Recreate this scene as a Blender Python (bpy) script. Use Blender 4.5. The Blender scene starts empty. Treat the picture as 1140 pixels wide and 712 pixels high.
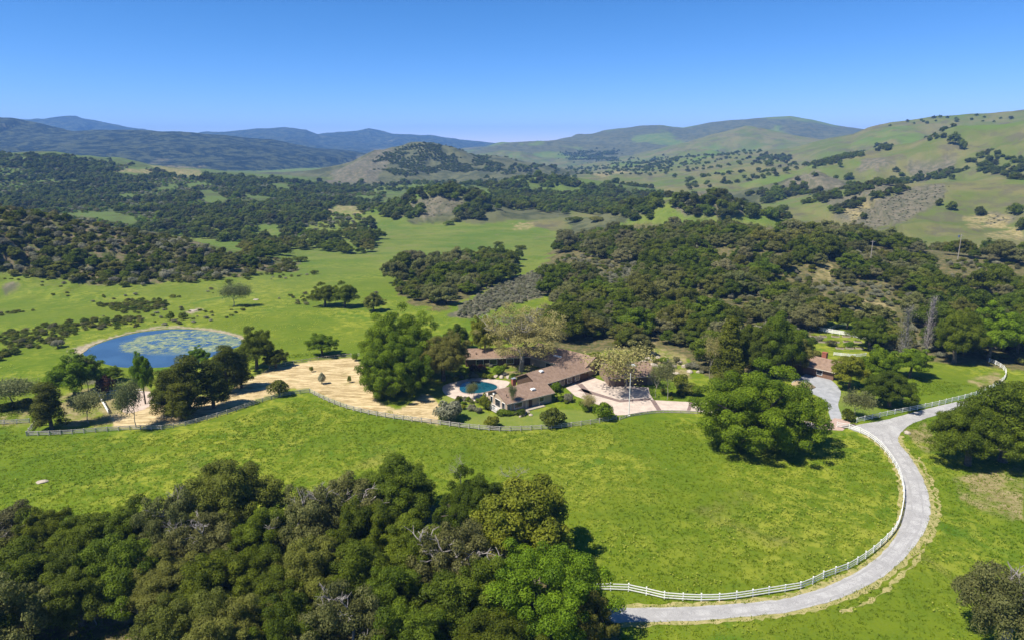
import bpy, bmesh, math, random
import numpy as np
from mathutils import Vector

# ------------------------------------------------------------------ camera, sky, sun, exposure
S = bpy.context.scene
COL = S.collection
EYE = 62.0                                # camera height above the meadow
FPX, CX, CY, HOR = 760.0, 570.0, 356.0, 166.0     # photograph is 1140 x 712
PITCH = math.atan((CY - HOR) / FPX)
cd = bpy.data.cameras.new('camera'); cam = bpy.data.objects.new('camera', cd); COL.objects.link(cam)
cam.location = (0, 0, EYE); cam.rotation_euler = (math.pi/2 - PITCH, 0, 0)
cd.sensor_width = 36; cd.lens = 36*FPX/1140; cd.clip_start = 1; cd.clip_end = 80000
S.camera = cam
SUN_EL, SUN_AZ = math.radians(56), math.radians(242)      # azimuth clockwise from +Y: sun to the left, a little behind
sdir = Vector((math.sin(SUN_AZ)*math.cos(SUN_EL), math.cos(SUN_AZ)*math.cos(SUN_EL), math.sin(SUN_EL)))
w = bpy.data.worlds.new('World'); S.world = w; w.use_nodes = True
nt = w.node_tree; bg = nt.nodes['Background']
sky = nt.nodes.new('ShaderNodeTexSky'); sky.sky_type = 'NISHITA'; sky.sun_disc = False
sky.sun_elevation = SUN_EL; sky.sun_rotation = SUN_AZ; sky.altitude = 2500
sky.air_density = 0.6; sky.dust_density = 0.0; sky.ozone_density = 10.0
sp_ = nt.nodes.new('ShaderNodeSeparateColor'); cb_ = nt.nodes.new('ShaderNodeCombineColor')
nt.links.new(sky.outputs[0], sp_.inputs[0])
for k_, (g_, m_) in enumerate(((1.75, 0.72), (1.15, 0.86), (1.0, 1.0))):        # clear dry air: deeper blue overhead
    a_ = nt.nodes.new('ShaderNodeMath'); a_.operation = 'POWER'; a_.inputs[1].default_value = g_
    b_ = nt.nodes.new('ShaderNodeMath'); b_.operation = 'MULTIPLY'; b_.inputs[1].default_value = m_
    nt.links.new(sp_.outputs[k_], a_.inputs[0]); nt.links.new(a_.outputs[0], b_.inputs[0]); nt.links.new(b_.outputs[0], cb_.inputs[k_])
nt.links.new(cb_.outputs[0], bg.inputs[0]); bg.inputs[1].default_value = 0.106
sl = bpy.data.lights.new('sun', 'SUN'); so = bpy.data.objects.new('sun', sl); COL.objects.link(so)
sl.energy = 4.6; sl.angle = math.radians(0.5); sl.color = (1.0, 0.945, 0.83)
so.rotation_euler = sdir.to_track_quat('Z', 'Y').to_euler(); so.location = (-200, -80, 300)
S.view_settings.view_transform = 'Standard'; S.view_settings.look = 'None'
S.view_settings.exposure = 0.94; S.view_settings.gamma = 1; S.view_settings.use_curve_mapping = False
cy = S.cycles
cy.max_bounces = 8; cy.diffuse_bounces = 4; cy.glossy_bounces = 2; cy.transmission_bounces = 4; cy.volume_bounces = 0
cy.transparent_max_bounces = 4; cy.use_denoising = True; cy.caustics_reflective = False; cy.caustics_refractive = False

rng = np.random.default_rng(7); random.seed(7)

# ------------------------------------------------------------------ helpers
def ray(u, v):
    a = (np.asarray(u, float) - CX)/FPX; b = -(np.asarray(v, float) - CY)/FPX
    return a, math.cos(PITCH) + b*math.sin(PITCH), -math.sin(PITCH) + b*math.cos(PITCH)
def at(u, v, z=0.0):                       # point at height z seen at photo pixel (u, v)
    x, y, d = ray(u, v); t = (z - EYE)/d
    return float(x*t), float(y*t), z
def far_pt(u, v, dist):                    # point on the pixel's ray at a horizontal distance
    x, y, d = ray(u, v); t = dist/np.hypot(x, y)
    return float(x*t), float(y*t), float(EYE + d*t)
def proj(x, y, z):
    dz = z - EYE; c = y*math.cos(PITCH) - dz*math.sin(PITCH); b = y*math.sin(PITCH) + dz*math.cos(PITCH)
    c = np.where(c > 1, c, 1)
    return CX + FPX*x/c, CY - FPX*b/c
def _hash(ix, iy, seed):
    h = (ix.astype(np.int64)*374761393 + iy.astype(np.int64)*668265263 + seed*1442695041) & 0x7fffffff
    h = ((h ^ (h >> 13))*1274126177) & 0x7fffffff
    return ((h ^ (h >> 16)) & 0xffff)/65535.0
def noise(x, y, scale, seed=0, octv=4):    # fractal value noise, 0..1
    x = np.asarray(x, float)/scale; y = np.asarray(y, float)/scale
    s = 0; a = 1.0; t = 0
    for o in range(octv):
        ix = np.floor(x); iy = np.floor(y); fx = x-ix; fy = y-iy
        fx = fx*fx*(3-2*fx); fy = fy*fy*(3-2*fy)
        n = (_hash(ix, iy, seed+o)*(1-fx) + _hash(ix+1, iy, seed+o)*fx)*(1-fy) + (_hash(ix, iy+1, seed+o)*(1-fx) + _hash(ix+1, iy+1, seed+o)*fx)*fy
        s = s + a*n; t += a; a *= 0.5; x = x*2.03+17; y = y*2.03+5
    return s/t
def inpoly(u, v, poly):
    u = np.asarray(u, float); v = np.asarray(v, float); r = np.zeros(u.shape, bool)
    n = len(poly); j = n-1
    for i in range(n):
        (xi, yi), (xj, yj) = poly[i], poly[j]
        if yi != yj:
            r ^= ((yi > v) != (yj > v)) & (u < (xj-xi)*(v-yi)/(yj-yi) + xi)
        j = i
    return r
def spline(pts, n=8, closed=False):        # Catmull-Rom through points
    P = [np.array(p, float) for p in pts]; out = []
    m = len(P); segs = m if closed else m-1
    for i in range(segs):
        if closed: a, b, c, d = P[i-1], P[i], P[(i+1) % m], P[(i+2) % m]
        else: a, b, c, d = P[max(i-1, 0)], P[i], P[i+1], P[min(i+2, m-1)]
        for k in range(n):
            t = k/n
            out.append(0.5*((2*b) + (c-a)*t + (2*a-5*b+4*c-d)*t*t + (3*b-a-3*c+d)*t**3))
    if not closed: out.append(P[-1])
    return out
def tag(o, label=None, cat=None, group=None, kind=None):
    if label: o['label'] = label
    if cat: o['category'] = cat
    if group: o['group'] = group
    if kind: o['kind'] = kind
    return o
def link(name, data, parent=None, mat=None):
    o = bpy.data.objects.new(name, data); COL.objects.link(o)
    if parent: o.parent = parent
    if mat is not None and data is not None:
        data.materials.clear()
        for m in (mat if isinstance(mat, (list, tuple)) else [mat]): data.materials.append(m)
    return o
def empty(name, loc, rz=0, **k):
    o = bpy.data.objects.new(name, None); COL.objects.link(o); o.location = loc; o.rotation_euler = (0, 0, rz)
    o.empty_display_size = 0.5
    return tag(o, **k)
def np_mesh(name, V, Q, mat_idx=None, tint=None, smooth=False):     # V (n,3), Q (m,4) or (m,3)
    me = bpy.data.meshes.new(name); V = np.asarray(V, np.float32); Q = np.asarray(Q, np.int32)
    k = Q.shape[1]
    me.vertices.add(len(V)); me.vertices.foreach_set('co', V.ravel())
    me.loops.add(Q.size); me.loops.foreach_set('vertex_index', Q.ravel())
    me.polygons.add(len(Q)); me.polygons.foreach_set('loop_start', np.arange(0, Q.size, k, dtype=np.int32))
    if mat_idx is not None: me.polygons.foreach_set('material_index', np.asarray(mat_idx, np.int32))
    me.update(calc_edges=True)
    if smooth: me.polygons.foreach_set('use_smooth', np.ones(len(Q), bool))
    if tint is not None:
        a = me.attributes.new('tint', 'FLOAT', 'FACE'); a.data.foreach_set('value', np.asarray(tint, np.float32))
    me.validate()
    return me
class MB:                                   # collects simple solids into one mesh
    def __init__(s): s.v = []; s.f = []; s.m = []
    def add(s, vs, fs, m=0):
        b = len(s.v); s.v += [tuple(p) for p in vs]; s.f += [tuple(i+b for i in f) for f in fs]; s.m += [m]*len(fs)
    def box(s, c, d, rz=0, m=0, dirv=None):
        x, y, z = d[0]/2, d[1]/2, d[2]/2; ca, sa = math.cos(rz), math.sin(rz)
        vs = [(c[0]+ca*i*x-sa*j*y, c[1]+sa*i*x+ca*j*y, c[2]+k*z) for k in (-1, 1) for i, j in ((-1, -1), (1, -1), (1, 1), (-1, 1))]
        s.add(vs, [(3, 2, 1, 0), (4, 5, 6, 7), (0, 1, 5, 4), (1, 2, 6, 5), (2, 3, 7, 6), (3, 0, 4, 7)], m)
    def prism(s, poly, z0, z1, m=0):
        n = len(poly); vs = [(p[0], p[1], z0) for p in poly] + [(p[0], p[1], z1) for p in poly]
        s.add(vs, [tuple(range(n-1, -1, -1)), tuple(range(n, 2*n))] + [(i, (i+1) % n, n+(i+1) % n, n+i) for i in range(n)], m)
    def tube(s, pts, rad, n=6, m=0):
        P = [Vector(p) for p in pts]; ring = []
        for i, p in enumerate(P):
            d = (P[min(i+1, len(P)-1)] - P[max(i-1, 0)]).normalized()
            a = d.orthogonal().normalized(); b = d.cross(a)
            ring.append([p + (a*math.cos(2*math.pi*k/n) + b*math.sin(2*math.pi*k/n))*rad[i] for k in range(n)])
        vs = [q for r in ring for q in r]
        fs = [(i*n+k, i*n+(k+1) % n, (i+1)*n+(k+1) % n, (i+1)*n+k) for i in range(len(P)-1) for k in range(n)]
        fs += [tuple(range(n-1, -1, -1)), tuple((len(P)-1)*n+k for k in range(n))]
        s.add(vs, fs, m)
    def strip(s, A, B, z0, z1, m=0):        # solid ribbon between two edge lines (lists of xyz), thickness z0..z1 added
        n = len(A); vs = []
        for a, b in zip(A, B): vs += [(a[0], a[1], a[2]+z1), (b[0], b[1], b[2]+z1), (a[0], a[1], a[2]+z0), (b[0], b[1], b[2]+z0)]
        fs = []
        for i in range(n-1):
            k = 4*i; fs += [(k, k+1, k+5, k+4), (k+2, k+6, k+7, k+3), (k, k+4, k+6, k+2), (k+1, k+3, k+7, k+5)]
        fs += [(0, 2, 3, 1), (4*n-4, 4*n-3, 4*n-1, 4*n-2)]
        s.add(vs, fs, m)
    def mesh(s, name):
        me = bpy.data.meshes.new(name); me.from_pydata(s.v, [], s.f)
        me.polygons.foreach_set('material_index', s.m); me.update()
        return me
    def build(s, name, mat, parent=None, recalc=True):
        me = s.mesh(name)
        if recalc:
            bm = bmesh.new(); bm.from_mesh(me); bmesh.ops.recalc_face_normals(bm, faces=bm.faces); bm.to_mesh(me); bm.free()
        return link(name, me, parent, mat)

# ------------------------------------------------------------------ materials
class NT:
    def __init__(s, name):
        s.mat = bpy.data.materials.new(name); s.mat.use_nodes = True; s.n = s.mat.node_tree.nodes; s.l = s.mat.node_tree.links
        s.p = s.n['Principled BSDF']; s.out = s.n['Material Output']
        s.p.inputs['Specular IOR Level'].default_value = 0.12
    def new(s, t, **k):
        n = s.n.new(t)
        for a, b in k.items(): setattr(n, a, b)
        return n
    def set(s, sock, v):
        if isinstance(v, bpy.types.NodeSocket): s.l.new(v, sock)
        elif isinstance(v, (tuple, list)): sock.default_value = (*v, 1) if len(v) == 3 and len(sock.default_value) == 4 else v
        else: sock.default_value = v
    def pos(s): 
        if not hasattr(s, '_pos'): s._pos = s.new('ShaderNodeNewGeometry').outputs['Position']
        return s._pos
    def objco(s): return s.new('ShaderNodeTexCoord').outputs['Object']
    def noise(s, scale, detail=4, rough=0.55, vec=None, dist=0.0, stretch=None):
        v = vec or s.pos()
        if stretch:
            m = s.new('ShaderNodeMapping'); s.l.new(v, m.inputs[0]); m.inputs['Scale'].default_value = stretch; v = m.outputs[0]
        t = s.new('ShaderNodeTexNoise'); s.l.new(v, t.inputs['Vector']); t.inputs['Scale'].default_value = scale
        t.inputs['Detail'].default_value = detail; t.inputs['Roughness'].default_value = rough; t.inputs['Distortion'].default_value = dist
        return t.outputs['Fac']
    def ramp(s, f, a, b):                    # smooth step a..b
        m = s.new('ShaderNodeMapRange', interpolation_type='SMOOTHSTEP'); s.set(m.inputs[0], f)
        m.inputs[1].default_value = a; m.inputs[2].default_value = b
        return m.outputs[0]
    def mix(s, f, a, b):
        m = s.new('ShaderNodeMix', data_type='RGBA'); s.set(m.inputs[0], f); s.set(m.inputs[6], a); s.set(m.inputs[7], b)
        return m.outputs[2]
    def math(s, op, a, b=0.0, clamp=False):
        m = s.new('ShaderNodeMath', operation=op, use_clamp=clamp); s.set(m.inputs[0], a); s.set(m.inputs[1], b); return m.outputs[0]
    def attr(s, name):
        a = s.new('ShaderNodeAttribute', attribute_name=name); return a
    def bump(s, h, strength=0.3, dist=0.3):
        b = s.new('ShaderNodeBump'); s.l.new(h, b.inputs['Height']); b.inputs['Strength'].default_value = strength; b.inputs['Distance'].default_value = dist
        s.l.new(b.outputs[0], s.p.inputs['Normal'])
    def done(s, col, rough=0.8):
        s.set(s.p.inputs['Base Color'], col); s.set(s.p.inputs['Roughness'], rough); return s.mat
def plain(name, a, b=None, scale=3.0, rough=0.8, bump=0.0, bd=0.05):
    t = NT(name); b = b or tuple(c*0.75 for c in a)
    n = t.noise(scale, 5, 0.6)
    if bump: t.bump(n, bump, bd)
    return t.done(t.mix(t.ramp(n, 0.3, 0.7), b, a), rough)
def leaf_mat(name, dark, light, alt=None, transl=0.42, var=0.4, rough=0.55):
    t = NT(name); oi = t.new('ShaderNodeObjectInfo'); ti = t.attr('tint').outputs['Fac']
    c = t.mix(ti, dark, light)
    if alt: c = t.mix(t.ramp(oi.outputs['Random'], 0.55, 1.0), c, t.mix(ti, tuple(x*0.6 for x in alt), alt))
    hs = t.new('ShaderNodeHueSaturation'); t.l.new(c, hs.inputs['Color'])
    r2 = t.math('FRACT', t.math('MULTIPLY', oi.outputs['Random'], 37.7))
    t.l.new(t.math('ADD', t.math('MULTIPLY', r2, var*1.2), 1-var*0.6), hs.inputs['Value'])
    r3 = t.math('FRACT', t.math('MULTIPLY', oi.outputs['Random'], 91.3))
    t.l.new(t.math('ADD', t.math('MULTIPLY', r3, 0.026), 0.487), hs.inputs['Hue'])
    t.set(t.p.inputs['Base Color'], hs.outputs[0]); t.p.inputs['Roughness'].default_value = rough
    tr = t.new('ShaderNodeBsdfTranslucent'); t.l.new(hs.outputs[0], tr.inputs['Color'])
    mx = t.new('ShaderNodeMixShader'); mx.inputs[0].default_value = transl
    t.l.new(t.p.outputs[0], mx.inputs[1]); t.l.new(tr.outputs[0], mx.inputs[2]); t.l.new(mx.outputs[0], t.out.inputs['Surface'])
    return t.mat

# ------------------------------------------------------------------ terrain: one sheet, polar grid round the viewpoint
TH = np.concatenate([np.linspace(-math.pi, -0.86, 50)[:-1], np.linspace(-0.86, 0.86, 1050), np.linspace(0.86, math.pi, 50)[1:-1]])
RR = np.concatenate([np.array([0.5, 8, 16, 24, 30]), np.exp(np.linspace(math.log(36), math.log(5000), 680)), np.exp(np.linspace(math.log(5000), math.log(10400), 130))[1:]])
NTH, NR = len(TH), len(RR)
GX = RR[:, None]*np.sin(TH)[None]; GY = RR[:, None]*np.cos(TH)[None]
# ridges: points (photo u, v, distance), half width, id
RIDGES = [
 ([(430,166,9500),(500,163,9300),(530,163,9000),(550,161,9000),(572,161,9000),(592,163,9000),(640,165,9300),(760,163,9500)], 1300, 'blue'),
 ([(-400,125,7800),(-150,138,7800),(0,133,7800),(35,132,7800),(50,131,7800),(85,130,7800),(110,135,7800),(135,141,7700),(155,144,7600),(180,150,7500),(210,160,7400)], 2300, 'blue'),
 ([(-500,100,4200),(-300,118,4200),(-100,127,4200),(0,131,4100),(12,133,4000),(30,136,4000),(60,142,3900),(100,146,3800),(150,146,3700),(200,147,3500),(230,155,3300),(270,163,3100),(310,177,2900),(345,190,2800)], 1900, 'dark'),
 ([(150,165,7400),(190,153,7300),(207,149,7200),(230,146,7200),(250,147,7000),(285,144,7000),(320,142,7000),(340,145,6900),(355,150,6900),(370,148,7100),(395,145,7200),(410,143,7300),(430,148,7200),(450,149,7200),(480,151,7300),(500,155,7400),(512,161,7500),(530,167,7600)], 2700, 'blue'),
 ([(300,150,6900),(318,158,6300),(330,166,5800),(345,174,5400),(352,183,5000)], 900, 'blue'),
 ([(430,150,7100),(445,158,6500),(455,166,6000),(460,174,5500)], 900, 'blue'),
 ([(368,190,1750),(380,186,1740),(395,178,1720),(420,166,1700),(440,163,1700),(462,158,1700),(480,158,1700),(500,162,1700),(515,168,1710),(530,173,1720),(545,172,1760),(560,176,1800),(575,181,1850),(592,190,1900)], 430, 'grey'),
 ([(500,168,4600),(520,164,4500),(535,163,4500),(550,167,4500)], 500, 'grass'),
 ([(540,171,3000),(560,167,3000),(580,168,3000),(602,175,3000)], 420, 'grass'),
 ([(585,172,5200),(612,166,5000),(630,160,4900),(650,153,4800),(686,144,4700),(714,140,4600),(738,139,4500),(749,141,4500),(761,142,4500),(792,136,4500),(845,131,4500),(880,129,4500),(905,133,4500),(929,139,4500),(957,143,4500),(1010,150,4500)], 2100, 'scrubhill'),
 ([(690,178,3200),(720,170,3200),(760,160,3100),(800,148,3000),(831,140,3000),(855,144,2950),(880,150,2900),(930,158,2800)], 950, 'grass'),
 ([(880,165,2000),(922,154,2000),(950,149,2000),(968,141,2000),(993,136,2000),(1038,130,2000),(1077,127,2000),(1108,126,2000),(1140,122,2000),(1250,117,2000),(1500,112,2100)], 850, 'grass'),
 ([(720,200,1650),(757,195,1600),(792,188,1550),(828,182,1500),(863,180,1450),(898,186,1400),(926,179,1350),(957,170,1320),(985,163,1300),(1014,158,1300),(1038,149,1300),(1063,140,1300),(1112,138,1300),(1140,134,1300),(1300,128,1350),(1500,130,1400)], 430, 'grass'),
 ([(872,206,980),(890,197,1000),(910,191,1000),(930,199,1010),(945,207,1020)], 150, 'grey'),
 ([(840,236,760),(880,230,780),(922,217,790),(950,210,800),(982,203,800),(1003,205,800),(1056,202,800),(1140,199,800),(1300,192,820),(1500,195,850)], 300, 'grass'),
 ([(725,226,640),(740,220,630),(775,215,620),(800,217,620),(815,222,615),(838,236,610)], 105, 'scrubhill'),
 ([(540,212,1000),(566,205,1050),(594,197,1100),(622,195,1100),(665,201,1100),(707,208,1100),(742,215,1080),(780,225,1060)], 210, 'wood'),
 ([(430,232,740),(451,224,750),(465,214,750),(486,209,750),(517,212,750),(532,217,750),(547,226,755),(570,233,760)], 100, 'scrubhill'),
 ([(-500,140,1500),(-200,157,1500),(0,170,1500),(60,168,1480),(120,178,1450),(200,189,1400),(260,194,1370),(330,199,1330),(400,207,1300),(440,214,1300)], 780, 'wood'),
 ([(-500,170,500),(-300,195,490),(-100,217,480),(0,229,470),(50,239,465),(100,250,455),(150,260,450),(200,271,440),(260,285,430),(330,298,425)], 125, 'brush'),
 ([(510,312,440),(560,297,450),(620,283,440),(700,272,435),(780,266,430),(850,262,430),(930,268,430),(1000,278,430),(1080,286,430),(1200,290,430),(1400,295,430)], 195, 'wood'),
]
def terrain(X, Y):
    R = np.hypot(X, Y)
    base = -7*np.clip((R-270)/250, 0, 1)**2*(3-2*np.clip((R-270)/250, 0, 1))
    base = base + (noise(X, Y, 180, 3, 4)-0.5)*np.clip((R-250)/400, 0, 1)*14 + (noise(X, Y, 900, 4, 3)-0.4)*np.clip((R-1200)/2000, 0, 1)*50
    Hh = base.copy(); ID = np.zeros(X.shape, np.int8); shp = np.full(X.shape, 0.0)
    for k, (pts, wd, kind) in enumerate(RIDGES):
        P = np.array([far_pt(*p) for p in pts])
        mnx, mxx, mny, mxy = P[:, 0].min()-wd*1.6, P[:, 0].max()+wd*1.6, P[:, 1].min()-wd*1.6, P[:, 1].max()+wd*1.6
        sel = (X > mnx) & (X < mxx) & (Y > mny) & (Y < mxy)
        if not sel.any(): continue
        x, y = X[sel], Y[sel]; best = np.full(x.shape, 1e18); zb = np.zeros(x.shape)
        for a, b in zip(P[:-1], P[1:]):
            d = b[:2]-a[:2]; t = np.clip(((x-a[0])*d[0]+(y-a[1])*d[1])/(d@d), 0, 1)
            q = (x-a[0]-t*d[0])**2+(y-a[1]-t*d[1])**2
            m = q < best; best[m] = q[m]; zb[m] = (a[2]+t*(b[2]-a[2]))[m]
        D = np.sqrt(best)/wd
        n = noise(x, y, wd*0.55, 20+k, 5); n2 = 1-np.abs(noise(x, y, wd*0.35, 60+k, 4)*2-1)
        # spurs: the flank is stretched and cut by gullies, the crest line itself stays
        Dn = D*(0.62+0.75*n) + 0.30*np.minimum(D*2.2, 1)*(n2-0.6)
        t = np.clip(Dn, 0, 1)
        g = 0.5*(1-t*t*(3-2*t)) + 0.5*(1-t)**1.4
        bz = base[sel]
        gk = 2.2 if kind in ('dark', 'blue') else 2.3 if wd > 400 else 1.0
        gul = gk*(noise(x, y, wd*0.20, 200+k, 4)-0.5)*0.22 + gk*(np.abs(noise(x, y, wd*0.30, 240+k, 4)*2-1)-0.35)*0.26
        hh = bz + (zb-bz)*(g + gul*np.minimum(D*3.0, 1)*np.clip(1-t, 0, 1)**0.7*np.minimum(g*1.6, 1))
        hh = hh + (zb-bz)*(noise(x, y, wd*0.09, 300+k, 3)-0.5)*(0.16 if kind in ('dark', 'blue', 'grey') else 0.05)*np.clip(1-t, 0, 1)
        cur = Hh[sel]; up = hh > cur
        cur[up] = hh[up]; Hh[sel] = cur
        i2 = ID[sel]; i2[up & (t < 0.93)] = k+1; ID[sel] = i2
    near = np.clip((R-205)/60, 0, 1)
    return Hh*near, ID
GZ, GID = terrain(GX, GY)
def zat(x, y):
    x = np.asarray(x, float); y = np.asarray(y, float)
    th = np.arctan2(x, y); r = np.hypot(x, y)
    ft = np.interp(th, TH, np.arange(NTH)); fr = np.interp(r, RR, np.arange(NR))
    i = np.clip(ft.astype(int), 0, NTH-2); j = np.clip(fr.astype(int), 0, NR-2); a = ft-i; b = fr-j
    return (GZ[j, i]*(1-a)+GZ[j, i+1]*a)*(1-b) + (GZ[j+1, i]*(1-a)+GZ[j+1, i+1]*a)*b
SLOPE = (GZ-EYE)/RR[:, None]; CUM = np.maximum.accumulate(SLOPE, 0)
def visible(x, y, lift=6.0):               # is a point LIFT above the ground in view of the viewpoint
    th = np.arctan2(x, y); r = np.hypot(x, y)
    i = np.clip(np.interp(th, TH, np.arange(NTH)).round().astype(int), 0, NTH-1)
    j = np.clip(np.interp(r, RR, np.arange(NR)).astype(int)-1, 0, NR-1)
    return (zat(x, y)+lift-EYE)/r >= CUM[j, i]
def hit(u, v):                              # where the photo pixel's ray meets the ground
    x, y, d = ray(u, v); th = math.atan2(float(x), float(y)); sl = float(d)/math.hypot(float(x), float(y))
    f = np.interp(th, TH, np.arange(NTH)); i = min(int(f), NTH-2); a = f-i
    prof = SLOPE[:, i]*(1-a)+SLOPE[:, i+1]*a
    k = np.nonzero(prof >= sl)[0]
    if len(k) == 0: r = 25000.0
    else:
        k = k[0]
        if k == 0: r = RR[0]
        else:
            p0, p1 = prof[k-1]-sl, prof[k]-sl; r = RR[k-1] + (RR[k]-RR[k-1])*(-p0/(p1-p0) if p1 != p0 else 0)
    X, Y = r*math.sin(th), r*math.cos(th)
    return X, Y, float(zat(X, Y))

# ---- what grows where (cover weights per vertex), laid out on the ground
R2 = np.hypot(GX, GY)
jit = np.clip(R2/200, 0.5, 1)
_tt, _ll = np.meshgrid(TH*100+300, np.log(RR)*100+300)
NU = (noise(GX, GY, 9, 101, 4)-0.5)*0.5 + (noise(_tt, _ll, 3.0, 105, 4)-0.5)*np.clip(R2/250, 0.2, 1.6)*1.6
NV = (noise(GX, GY, 9, 131, 4)-0.5)*0.5 + (noise(_tt, _ll, 3.0, 135, 4)-0.5)*np.clip(R2/250, 0.2, 1.6)*1.6
PU, PV = proj(GX, GY, GZ)
VIS = (SLOPE >= CUM-0.012)
front = (GY > 5) & VIS & (np.abs(TH)[None] < 0.9)
def cover(polys, amp=4.0, big=0.0):
    r = np.zeros(GX.shape, np.float32)
    uu = PU + NU*amp*2; vv = PV + NV*amp
    for p in polys: r = np.maximum(r, (inpoly(uu, vv, p) & front).astype(np.float32))
    return r
kinds = np.array(['base']+[k for _, _, k in RIDGES]); KID = kinds[GID]
straw = cover([[(228,463),(250,447),(262,428),(300,411),(340,402),(392,397),(402,405),(412,430),(420,446),(445,456),(470,438),(478,437),(486,446),(492,458),(489,472),(470,469),(430,463),(390,452),(350,436),(343,431),(315,434),(285,444),(262,452)],[(125,462),(150,452),(180,446),(232,440),(262,448),(240,462),(205,470),(165,475),(125,476)]], 2.5)
dry = cover([[(66,440),(100,432),(160,432),(170,444),(178,470),(120,476),(72,474)],[(0,462),(30,455),(36,470),(0,474)],
             [(112,431),(160,428),(168,436),(120,440)],
             [(1060,531),(1140,520),(1140,580),(1110,575),(1070,556)],[(1005,476),(1030,470),(1045,500),(1030,505)],
             [(1075,424),(1110,413),(1120,425),(1090,432)],
             [(556,418),(556,406),(590,400),(606,402),(600,414),(575,424)],
             [(845,268),(852,256),(866,257),(866,270)],[(905,312),(915,295),(931,296),(930,314)],[(950,352),(962,330),(998,345),(985,356)],
             [(700,398),(720,372),(735,385),(765,395),(770,420),(745,425),(725,408)],
             [(350,240),(375,229),(400,230),(400,238)],[(126,193),(172,186),(225,188),(225,198),(160,196)],[(940,236),(985,216),(950,250)],
             [(660,192),(690,186),(700,192),(670,198)],[(560,250),(600,246),(590,256)],
             [(380,264),(400,248),(410,262),(395,272)], [(1100,262),(1140,250),(1140,266)],[(1075,241),(1120,238),(1125,252),(1080,255)]], 4)
dry = np.maximum(dry, cover([[(128,450),(133,437),(163,433),(170,441),(160,455),(140,462)]], 2.0))
sage = cover([[(500,352),(515,338),(545,322),(580,306),(608,300),(618,318),(600,332),(560,342),(520,356)],[(650,322),(690,300),(716,290),(722,304),(700,326),(665,334)],
              [(928,242),(960,228),(1000,214),(1052,206),(1052,222),(1030,234),(1012,246),(960,256)],[(1098,238),(1125,236),(1128,248),(1100,252)],
              [(958,180),(985,175),(1000,182),(985,190),(958,192)],[(1010,178),(1060,176),(1060,190),(1015,196)],[(872,206),(890,197),(910,190),(932,198),(945,208),(900,214)],
              [(745,232),(760,217),(790,213),(820,222),(845,236),(800,240),(760,240)],[(920,222),(980,205),(1000,206),(985,214),(930,232)],
              [(90,424),(110,419),(125,424),(110,429),(90,427)],[(0,318),(20,313),(28,322),(10,328)],
              [(440,240),(460,222),(500,216),(520,224),(520,236),(470,242)],[(365,207),(372,190),(395,178),(422,166),(440,165),(428,185),(418,205)]], 4)
woodf = cover([[(575,372),(640,345),(610,335),(600,300),(630,265),(700,254),(760,250),(830,249),(900,256),(1140,286),(1300,290),(1300,420),(1140,412),(1080,405),(1040,402),(970,388),(960,360),(930,350),(905,372),(900,420),(840,425),(790,422),(770,400),(735,385),(650,395)],
               [(440,318),(450,292),(500,288),(560,283),(578,292),(560,312),(520,332),(490,347),(455,337)]], 5)
fg = cover([[(-300,575),(100,590),(180,580),(240,585),(330,590),(420,560),(520,560),(590,570),(640,640),(690,690),(700,900),(-300,900)]], 6)
woodf = np.maximum(woodf, fg); 
brushf = cover([[(-300,190),(-100,212),(0,224),(50,234),(100,246),(150,256),(200,266),(260,282),(330,292),(330,303),(262,308),(200,314),(150,316),(90,314),(40,309),(0,302),(-300,302)]], 5)
dryhill = np.where(np.isin(KID, ['grass']), 1.0, 0).astype(np.float32)
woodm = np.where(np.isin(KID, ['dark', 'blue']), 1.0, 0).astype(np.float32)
woodl = np.where(np.isin(KID, ['wood']) & (R2 > 600), 1.0, 0).astype(np.float32)
hillb = np.where(np.isin(KID, ['grey']) | (np.isin(KID, ['scrubhill']) & (noise(GX, GY, 260, 9, 4) > 0.40)), 1.0, 0).astype(np.float32)
lawn = cover([[(487,471),(490,448),(478,436),(490,428),(520,446),(548,462),(600,457),(640,455),(668,462),(664,470),(640,473),(600,477),(560,478),(520,475)],[(936,464),(930,445),(942,434),(975,452),(985,462),(955,468)]], 1.0)
soil = cover([[(74,390),(98,382),(130,372.5),(160,365.5),(200,362.5),(240,366),(269,373.5),(274,384),(262,376),(219,365),(191,364),(157,367),(126,374),(104,382),(90,394)],
              [(85,668),(130,664),(150,690),(100,700)],[(205,348),(222,343),(226,345),(212,350)]], 1.5)
def blur(a):
    b = a.copy(); b[1:-1, 1:-1] = (a[:-2, 1:-1]+a[2:, 1:-1]+a[1:-1, :-2]+a[1:-1, 2:]+4*a[1:-1, 1:-1])/8
    return b
FORBID = None
V = np.stack([GX.ravel(), GY.ravel(), GZ.ravel()], 1)
ii = np.arange(NTH); nx = np.roll(ii, -1); rows = np.arange(NR-1)[:, None]*NTH
Q = np.stack([rows+ii, rows+nx, rows+NTH+nx, rows+NTH+ii], -1).reshape(-1, 4)[:, ::-1]
gm = np_mesh('meadow_ground', V, Q, smooth=True)
def vattr(name, chans):
    a = gm.attributes.new(name, 'FLOAT_COLOR', 'POINT'); arr = np.stack([blur(c).ravel() for c in chans], 1).astype(np.float32); a.data.foreach_set('color', arr.ravel())
vattr('ca', [straw, dry, sage, woodf]); vattr('cb', [brushf, woodm, woodl, hillb]); vattr('cc', [lawn, soil, dryhill, np.clip((R2-235)/250, 0, 1).astype(np.float32)])

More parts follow.
